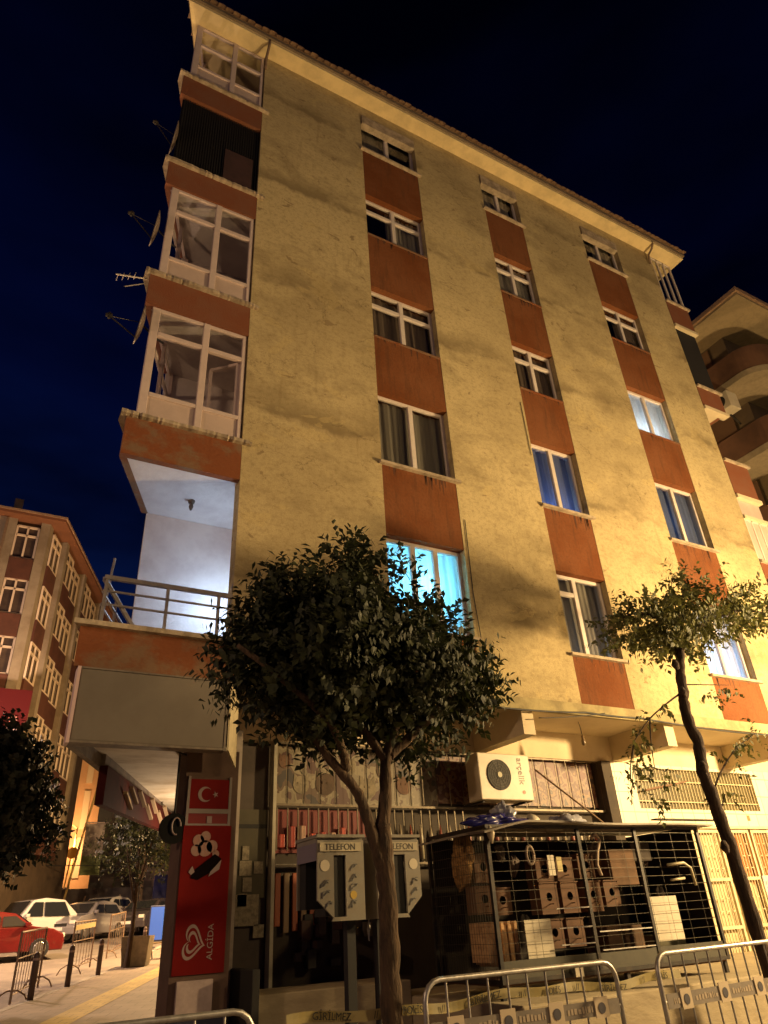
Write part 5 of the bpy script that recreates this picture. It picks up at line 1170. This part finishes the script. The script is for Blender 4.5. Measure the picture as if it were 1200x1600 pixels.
MB().prism([(-9.4, FY-.55), (fl(0, .55)[0]+.1, FY-.55), fl(14.5, .6), fl(14.5, -9)], 18.2, 18.34).build('eave', mat('orange_soffit', (.17, .065, .028), .85, noise=.3, nscale=2), F)
MB().prism([(-9.4, FY-.6), (fl(0, .6)[0]+.1, FY-.6), fl(14.5, .65), fl(14.5, -9)], [18.341]*4, [18.45, 18.45, 18.45, 20.5]).build('roof', TILE, F)
MB().box(-.95, -.55, 27.0, 27.4, 18.4, 19.6).build('chimney', BW, F)
MB().bar((-1.05, FY-.1, 8), (-1.05, FY-.1, 18.1), .12).build('downpipe', mat('old_pipe', (.2, .13, .08)), F)
MB().box(-9, FX+.3, 24.9, FY+.2, 6.6, 7.2).build('first_floor_slab', BW, F)
rsg = MB().box(-7, 1.52, 24.75, 24.9, 7.75, 9.3); rsg.build('shop_sign', mat('maroon_sign', (.055, .005, .006), .7, spec=.1), F)
MB().box(-7, 1.45, 24.72, 24.9, 7.25, 7.7).build('sign_strip', mat('pinkish_strip', (.30, .20, .20), .6), F)
MB().disc((.98, 24.745, 8.05), (0, -1, 0), .17, .01, 16).build('sign_emblem', mat('emblem_dull', (.35, .14, .12), .6), F)
MB().box(-9, 1.2, 24.9, 25.1, -1.2, 6.6).build('shop_front', mat('dim_shop', (.05, .035, .028), .7, noise=.5, nscale=1), F)
MB().box(FX-.4, FX+1.6, 27.6, 27.9, 3.6, 5.2).build('balcony_parapet', BW, F)

# ------------------------------------------------------------------ neighbouring block at the right
N = thing('apartment_building', 'unlit apartment block with rounded balconies beyond the right end of the ochre block', 'building', (22, 4, -1.2))
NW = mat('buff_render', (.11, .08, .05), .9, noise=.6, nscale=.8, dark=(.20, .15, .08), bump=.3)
NBAL = mat('brown_balcony', (.12, .055, .028), .9, noise=.6, nscale=1.2)
XN, YN = 19.0, .15
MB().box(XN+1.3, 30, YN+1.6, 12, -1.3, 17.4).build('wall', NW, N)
MB().box(XN+1.25, XN+1.295, 2.4, 10, -1.2, 17.3).build('side_wall', mat('dark_brown_render', (.16, .09, .05), .9, noise=.5, nscale=1), N)
def outline(xo, yo, r=.9, n=8):
    p = [(xo, 11.0), (xo, yo+r)] + [(xo+r-r*math.cos(a), yo+r-r*math.sin(a)) for a in [math.pi/2*i/n for i in range(1, n)]] + [(xo+r, yo), (29, yo), (29, 11.0)]
    return list(reversed(p))
MB().prism([(XN, YN), (30, YN), (30, 12), (XN, 12)], 17.4, 17.5).build('eave_soffit', mat('buff_soffit', (.30, .23, .13), .9, noise=.3), N)
MB().prism([(XN-.08, YN-.08), (30, YN-.08), (30, 12.1), (XN-.08, 12.1)], 17.501, 17.66).build('roof', TILE, N)
for i in range(6):
    z = 14.45-2.75*i
    MB().prism(outline(XN+.0, YN+.1), z, z+.22).build('balcony_slab', mat('pale_slab', (.28, .22, .135), .9, noise=.3), N)
    o_ = outline(XN+.02, YN+.12); i_ = outline(XN+.14, YN+.24, .8); wall_ = MB(); m_ = len(o_)
    wall_.add([(p[0], p[1], z+.221) for p in o_]+[(p[0], p[1], z+1.12) for p in o_]+[(p[0], p[1], z+.221) for p in i_]+[(p[0], p[1], z+1.12) for p in i_],
              [f for j in range(m_-1) for f in ((j, m_+j, m_+j+1, j+1), (2*m_+j, 2*m_+j+1, 3*m_+j+1, 3*m_+j), (m_+j, 3*m_+j, 3*m_+j+1, m_+j+1))])
    wall_.build('balcony_parapet', NBAL, N)
acn = thing('air_conditioner', 'small pale air-conditioning unit on the side of the neighbouring block, high at the right', 'air conditioner', (18.75, 1.7, 13.4))
MB().box(-.30, .20, -.35, .35, 0, .62).build('casing', ACW, acn, local=True, bevel=.02)
MB().disc((-.301, 0, .31), (-1, 0, 0), .22, .01, 20).build('fan_opening', mat('fan_dark', (.02, .02, .02)), acn, local=True)
MB().bar((.1, 0, .0), (.5, 0, -.25), .05).build('bracket', DSTEEL, acn, local=True)

# ------------------------------------------------------------------ end of the side street
OB = thing('apartment_building', 'narrow block lit orange by the street lamp at the end of the side street', 'building', (5.8, 47, 0))
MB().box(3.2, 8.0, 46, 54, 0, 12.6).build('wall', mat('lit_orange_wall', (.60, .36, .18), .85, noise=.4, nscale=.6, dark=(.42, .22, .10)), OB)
for i in range(3):
    z = 4.0+2.9*i
    MB().box(4.1, 5.6, 45.86, 45.99, z, z+1.6).build('window_panel', mat('brick_orange', (.42, .15, .05), .8), OB); MB().box(4.0, 5.8, 45.6, 45.99, z-.35, z-.02).build('sill', mat('pale_sill', (.65, .5, .3), .8), OB)
    MB().box(6.9, 7.3, 45.9, 45.99, z-.5, z+1.9).build('pilaster', mat('pale_sill', (.65, .5, .3)), OB)
MB().box(2.9, 8.2, 45.4, 54.2, 12.6, 12.9).build('roof', TILE, OB)
MB().box(4.3, 6.2, 45.2, 45.99, 2.55, 3.1).build('awning', mat('black_awning', (.02, .02, .025), .7), OB)
GB = thing('apartment_building', 'unlit grey block standing behind the hanging banner', 'building', (11, 54, 0))
GW = mat('grey_render', (.20, .16, .15), .9, noise=.8, nscale=.7, dark=(.11, .09, .085), stretch=(.6, 1, 2))
MB().box(8.6, 16, 52, 60, 0, 13.0).build('wall', GW, GB)
for i in range(4):
    for j in range(4): MB().box(8.9+1.7*j, 9.9+1.7*j, 51.9, 51.99, 2.2+2.7*i, 3.6+2.7*i).build('window', mat('grey_pane', (.07, .06, .065), .3), GB)
MB().box(8.3, 16.3, 51.4, 60, 13.0, 13.2).build('roof', TILE, GB)
# hoarding, blue tarpaulins, site fence
tag(MB().box(3.9, 5.6, 44.0, 44.1, .35, 3.2).build('tarpaulin', mat('blue_tarp', (.012, .018, .16), .6, noise=.6, nscale=1.5)), 'large dark blue tarpaulin hanging below the lit orange block', 'tarpaulin')
tag(MB().box(5.62, 6.6, 44.3, 44.4, .35, 2.9).build('tarpaulin', mat('slate_tarp', (.035, .04, .10), .6, noise=.6, nscale=1.5)), 'greyish blue tarpaulin right of the dark blue one', 'tarpaulin')
tag(MB().box(11.2, 13.8, 41.6, 41.7, 1.9, 3.3).build('tarpaulin', mat('blue_tarp', (.012, .018, .16))), 'blue sheet high behind the yellow-lit tree', 'tarpaulin')
hf = thing('site_fence', 'dark site fence with pale posts behind the parked cars', 'fence', (10, 42, gz(42)))
MB().box(5.8, 18, 42.2, 42.26, gz(42)+.1, 2.7).build('panel', mat('dark_hoarding', (.05, .04, .045), .8, noise=.7, nscale=1.2), hf)
for x in (7.1, 9.1, 11.1, 13.1, 15.1): MB().tube([(x, 42.1, gz(42)), (x+.25, 42.1, 2.3)], .05, 6).build('post', mat('pale_post', (.35, .27, .2), .7), hf)
ob = thing('market_stall', 'dark covered stall with a sloping grey awning at the left, behind the red car', 'stall', (2.2, 38, gz(38)))
MB().box(.3, 4.4, 39.0, 42, gz(39), 2.4).build('body', mat('stall_dark', (.04, .033, .035), .8), ob); MB().slab([(0, 38.5, 2.2), (4.6, 38.5, 2.2), (4.6, 41, 4.2), (0, 41, 4.2)], (0, 0, .06)).build('awning', mat('stall_grey', (.14, .10, .09), .8, noise=.7, nscale=1.5), ob)

lwn = thing('kiosk', 'small kiosk glowing pale lavender at the left edge behind the red car', 'kiosk', (2.0, 36.5, gz(36.5)))
MB().box(1.2, 2.35, 36.2, 37.4, gz(36.5), 2.5).build('body', mat('kiosk_grey', (.2, .18, .2), .6), lwn)
MB().box(1.3, 2.25, 36.17, 36.199, .9, 2.3).build('lit_window', mat('kiosk_light', (.6, .55, .8), .4, emit=(.55, .50, 1.0), estr=1.1), lwn)
for i_, (x_, y_, z_, cl_) in enumerate(((5.05, 40.5, 2.3, (1, .75, .2)), (8.1, 39.0, 1.7, (1, .85, .55)), (10.2, 39.5, 1.2, (1, .9, .7)), (3.9, 40.2, 2.0, (1, .6, .2)))):
    lo_ = thing('stall_light', ('yellow globe light above the dark blue tarpaulin', 'small warm light below the hanging banner', 'tiny pale light between the far parked cars', 'orange globe light above the stall awning')[i_], 'light', (x_, y_, z_))
    MB().tube([(0, 0, -.10), (0, 0, -.07), (0, 0, 0), (0, 0, .07), (0, 0, .10)], [.02, .08, .11, .08, .02], 12).build('globe', mat('globe_%d' % i_, cl_, .4, emit=cl_, estr=5), lo_, local=True, smooth=True)
    MB().tube([(0, 0, .1), (0, 0, .9)], .012, 5).build('flex', BLACK, lo_, local=True)
# cars
def lathe_wheel(t, x, y, r=.31, w_=.20, side=1):
    m = MB().tube([(x, y, r), (x, y+side*w_*.15, r), (x, y+side*w_*.85, r), (x, y+side*w_, r)], [r*.9, r, r, r*.93], 20); wo = m.build('wheel', mat('tyre', (.02, .02, .02), .8), t, local=True)
    MB().disc((x, y+side*w_, r), (0, side, 0), r*.66, .012, 14, r*.6).disc((x, y+side*(w_+.01), r), (0, side, 0), r*.18, .02, 10).build('rim', mat('rim', (.38, .36, .34), .35, metal=.8), wo, local=True)
def car(loc, rz, paint, label, van=0.0, length=4.2):
    """x forward, y left"""
    t = thing('parked_car', label, 'car', loc, rz, 'cars in the side street'); L_ = length/2; Wd = .86
    prof = [(-L_, .45), (-L_-.03, .62), (-L_+.05, .88), (-L_+.32, .95+van*.2), (-L_*.52, 1.38+van), (-.15, 1.46+van), (L_*.20, 1.38+van), (L_*.48, .98), (L_*.80, .88), (L_-.06, .72), (L_, .48), (L_-.04, .24), (-L_+.05, .24)]
    b = MB(); n_ = len(prof); secs = []
    for y, in_, dz in ((-Wd, .06, 0), (-Wd-.02, 0, 0), (-.0, 0, .02), (Wd+.02, 0, 0), (Wd, .06, 0)):
        pass
    def ring(y, tw):   # tw: 1 at flanks narrows the roof
        out = []
        for x, z in prof:
            q = max(0, (z-.92)/.55); out.append((x, y*(1-.20*min(1, q)), z if abs(y) < .8 else z-.03*(z > .9)))
        return out
    for y in (-Wd, -Wd*.93, -Wd*.5, 0, Wd*.5, Wd*.93, Wd): secs.append(ring(y, 0) if abs(y) < Wd else [(x*.985, q[1], z) for (x, z), q in zip(prof, ring(y, 0))])
    for s_ in secs: b.v += s_
    for i in range(len(secs)-1):
        for j in range(n_): b.f.append((i*n_+j, i*n_+(j+1) % n_, (i+1)*n_+(j+1) % n_, (i+1)*n_+j))
    b.f.append(tuple(range(n_-1, -1, -1))); b.f.append(tuple((len(secs)-1)*n_+j for j in range(n_)))
    bo = b.build('body', paint, t, local=True, smooth=False, bevel=.03)
    g = MB(); zt = 1.36+van; f = Wd*.80
    g.add([(L_*.47, -f, 1.00), (L_*.47, f, 1.00), (L_*.235, f*.94, zt-.02), (L_*.235, -f*.94, zt-.02)], [(0, 1, 2, 3)]); g.v = [(x+.035, y, z+.02) for x, y, z in g.v]; g.build('windscreen', DGLASS, t, local=True)
    g = MB().add([(-L_+.36, -f, 1.02+van*.2), (-L_+.36, f, 1.02+van*.2), (-L_*.55, f*.94, zt-.04), (-L_*.55, -f*.94, zt-.04)], [(3, 2, 1, 0)]); g.v = [(x-.035, y, z+.02) for x, y, z in g.v]; g.build('rear_window', DGLASS, t, local=True)
    for s in (-1, 1):
        yb, yt = s*.866, s*.775
        for xa, xb, xc, xd in ((L_*.40, .02, .02, L_*.20), (-.05, -L_*.62, -L_*.48, -.05)):
            q = [(xa, yb, 1.0), (xb, yb, 1.0), (xc, yt, zt-.06), (xd, yt, zt-.06)]; MB().add(q, [(0, 1, 2, 3)]).build('side_window', DGLASS, t, local=True)
        for x in (L_*.62, -L_*.60): lathe_wheel(t, x, s*(Wd-.16), side=s)
        MB().box(L_-.16, L_+.0, min(s*.55, s*.80), max(s*.55, s*.80), .60, .74).build('headlight', mat('headlight_glass', (.75, .72, .65), .1, spec=1), t, local=True, bevel=.02)
        MB().box(-L_-.02, -L_+.10, min(s*.62, s*.82), max(s*.62, s*.82), .66, .86).build('tail_light', mat('tail_red', (.45, .02, .02), .2), t, local=True, bevel=.02)
        MB().box(L_*.34, L_*.42, min(s*.88, s*1.02), max(s*.88, s*1.02), .98, 1.10).build('mirror', paint, t, local=True, bevel=.02)
    MB().box(L_-.03, L_+.015, -.26, .26, .38, .50).build('number_plate', mat('plate_white', (.7, .68, .62), .5), t, local=True)
    MB().box(L_-.05, L_+.008, -.45, .45, .54, .64).build('grille', BLACK, t, local=True)
    return t
CR = mat('red_car_paint', (.16, .012, .011), .25, coat=.8, noise=.3, nscale=3); CW = mat('white_car_paint', (.62, .60, .58), .25, coat=.8)
CS = mat('silver_car_paint', (.33, .31, .33), .28, metal=.3, coat=.8); CB = mat('dark_car_paint', (.06, .05, .055), .25, coat=.8)
hd = math.atan2(-SD.y, -SD.x)
t = car((1.75, 22.6, gz(22.6)+.0), math.radians(8), CR, 'bright red car crossing at the left edge behind the nearest barrier panel', 0, 4.2); t['category'] = 'car'
car((3.3, 28.5, gz(28.5)), math.radians(-150), CW, 'white van-like car behind the roof of the red car', .22, 4.2)
car((5.7, 29.5, gz(29.5)), math.radians(-132), CS, 'silver car with a white bonnet, parked right of the red car', .02, 4.1)
car((-1.2, 30.5, gz(30.5)), math.radians(-140), CB, 'dark car at the far left behind the red one', .05, 4.2)
car((7.6, 36.5, gz(36.5)), math.radians(-130), CW, 'white car in the second row, above the roof of the silver car', .0, 4.2)
car((8.8, 31.5, gz(31.5)), math.radians(-128), CB, 'dark car parked beyond the slim tree', -.02, 4.3)
car((11.4, 34.5, gz(34.5)), math.radians(-128), CS, 'silver car furthest down the street, behind the blue lit display', .0, 4.2)

# lamps, poles, banner, round sign
LIT = mat('lamp_glow', (1, .85, .6), .4, emit=(1.0, .80, .52), estr=14)
YP = mat('yellow_lit_pole', (.62, .44, .16), .6, noise=.4, nscale=3)
def lamp(loc, h, label, arm, rz=0, glow=True, group='street lamps'):
    t = thing('street_lamp', label, 'street lamp', loc, rz, group)
    MB().tube([(0, 0, 0), (0, 0, h*.5), (0, 0, h)], [.09, .07, .05], 12).build('pole', YP if glow else DSTEEL, t, local=True, smooth=True)
    MB().tube([(0, 0, h-.05), (arm*.5, 0, h+.12), (arm, 0, h+.15)], .03, 8).build('arm', YP if glow else DSTEEL, t, local=True)
    MB().box(min(arm, arm*1.45), max(arm, arm*1.45), -.13, .13, h+.08, h+.20).build('lamp_head', DSTEEL, t, local=True, bevel=.03)
    MB().box(min(arm*1.03, arm*1.4), max(arm*1.03, arm*1.4), -.10, .10, h+.035, h+.079).build('lamp_shade', LIT, t, local=True, bevel=.01)
    return t
lamp((6.55, 44.0, gz(44)), 5.25, 'lit street lamp in front of the orange block at the end of the side street', -.55)
lamp((15.6, -5.4, -1.5), 4.5, 'street lamp beyond the right edge of the picture, lighting the ochre facade', -1.2)
lamp((-9.4, -4.5, -1.5), 7.0, 'street lamp beyond the left edge of the picture, nearest the photographer', 1.1)
lamp((-2.4, 19.0, gz(19)), 7.2, 'street lamp on the far kerb of the side street, beyond the left edge', .95)
lamp((9.9, 20.3, gz(20)), 6.3, 'street lamp over the side pavement, hidden behind the advert column', -.8)
lamp((11.5, -13.9, -1.5), 7.9, 'street lamp behind the photographer', 1.1, math.radians(90))
bp = thing('banner_pole', 'leaning pale pole with a white and green banner', 'banner', (6.45, 40, gz(40)))
MB().tube([(5.75, 40, gz(40)), (6.3, 40, 4.6), (6.55, 40, 6.2), (6.95, 40, 8.6)], .06, 8).build('pole', YP, bp)
MB().tube([(6.5, 39.9, 6.05), (7.75, 39.9, 6.05)], .04, 8).build('crossbar', ALU, bp)
MB().box(6.52, 7.6, 39.86, 39.89, 3.5, 5.98).build('cloth', mat('banner_white', (.36, .30, .26), .8, noise=.4, nscale=1), bp)
MB().box(6.52, 7.6, 39.84, 39.858, 3.25, 4.25).build('green_band', mat('banner_green', (.17, .20, .08), .8), bp)
MB().disc((7.06, 39.85, 4.85), (0, -1, 0), .28, .008, 20).build('emblem', mat('banner_emblem', (.22, .19, .15), .8), bp)
MB().slab([(6.95, 39.835, 4.2), (7.17, 39.835, 4.2), (7.06, 39.835, 4.7)], (0, -.005, 0)).build('emblem_stem', mat('banner_emblem', (.22, .19, .15)), bp)
rg = thing('round_sign', 'round yellow sign on a pole beside the lit street lamp', 'sign', (6.25, 42.5, gz(42)))
MB().disc((6.30, 42.4, 4.65), (0, -1, 0), .33, .03, 24).build('disc', mat('yellow_sign', (.75, .42, .05), .5), rg)
MB().tube([(6.0, 42.5, gz(42)), (6.3, 42.5, 5.0)], .04, 8).build('pole', YP, rg)
wp = thing('lit_pole', 'short yellow-lit pole with a lamp knob, left of the round sign', 'pole', (4.9, 41, gz(41)))
MB().tube([(4.5, 41, gz(41)), (4.95, 41, 4.9)], .05, 8).build('shaft', YP, wp)
MB().disc((4.75, 40.93, 3.0), (0, -1, 0), .18, .05, 14).build('plate', mat('yellow_sign', (.75, .42, .05)), wp)
op = thing('utility_pole', 'stout pole with an orange wrap beside the advert column', 'pole', (7.9, 22.8, gz(22.8)))
MB().tube([(7.72, 22.8, gz(22.8)), (8.05, 22.8, 4.5)], .11, 12).build('shaft', mat('pole_cream', (.62, .48, .25), .7, noise=.5, nscale=4), op)
MB().tube([(7.80, 22.8, .9), (7.94, 22.8, 2.05)], .118, 12).build('wrap', mat('orange_wrap', (.55, .24, .05), .6, noise=.5, nscale=5), op)
bd_ = thing('lit_display', 'blue glowing display board on the far pavement beside the bench', 'sign', (6.95, 21.6, gz(21.6)+.12), math.radians(-10))
MB().box(-.28, .28, -.06, .06, .25, 1.38).build('casing', mat('display_frame', (.05, .06, .12), .5), bd_, local=True, bevel=.02)
MB().box(-.25, .20, -.075, -.061, .30, 1.33).build('screen', mat('blue_screen', (.05, .12, .5), .3, emit=(.04, .17, .75), estr=.32), bd_, local=True)
MB().box(.215, .25, -.085, -.076, .32, 1.32).build('light_strip', mat('cyan_strip', (.3, .7, 1), .3, emit=(.30, .75, 1.0), estr=2.2), bd_, local=True)
MB().box(-.30, -.24, -.04, .04, 0, .25).box(.24, .30, -.04, .04, 0, .25).build('leg', DSTEEL, bd_, local=True)
bn = thing('bench', 'small wooden bench with curved iron legs below the blue display', 'bench', (6.45, 18.6, gz(18.6)+.12), math.radians(22))
for i in range(4): MB().box(-.6, .6, -.20+.11*i, -.12+.11*i, .42, .45).build('slat', mat('bench_wood', (.42, .28, .12), .7), bn, local=True)
for x in (-.5, .5): MB().tube([(x, -.28, 0), (x, -.20, .30), (x, -.10, .40), (x, .10, .40), (x, .20, .30), (x, .28, 0)], .02, 8).build('leg', DSTEEL, bn, local=True)
cable([(-9, 24.7, 3.3), (14, 44, 4.2)], .02, 'thin cable slung across the end of the side street', 30)
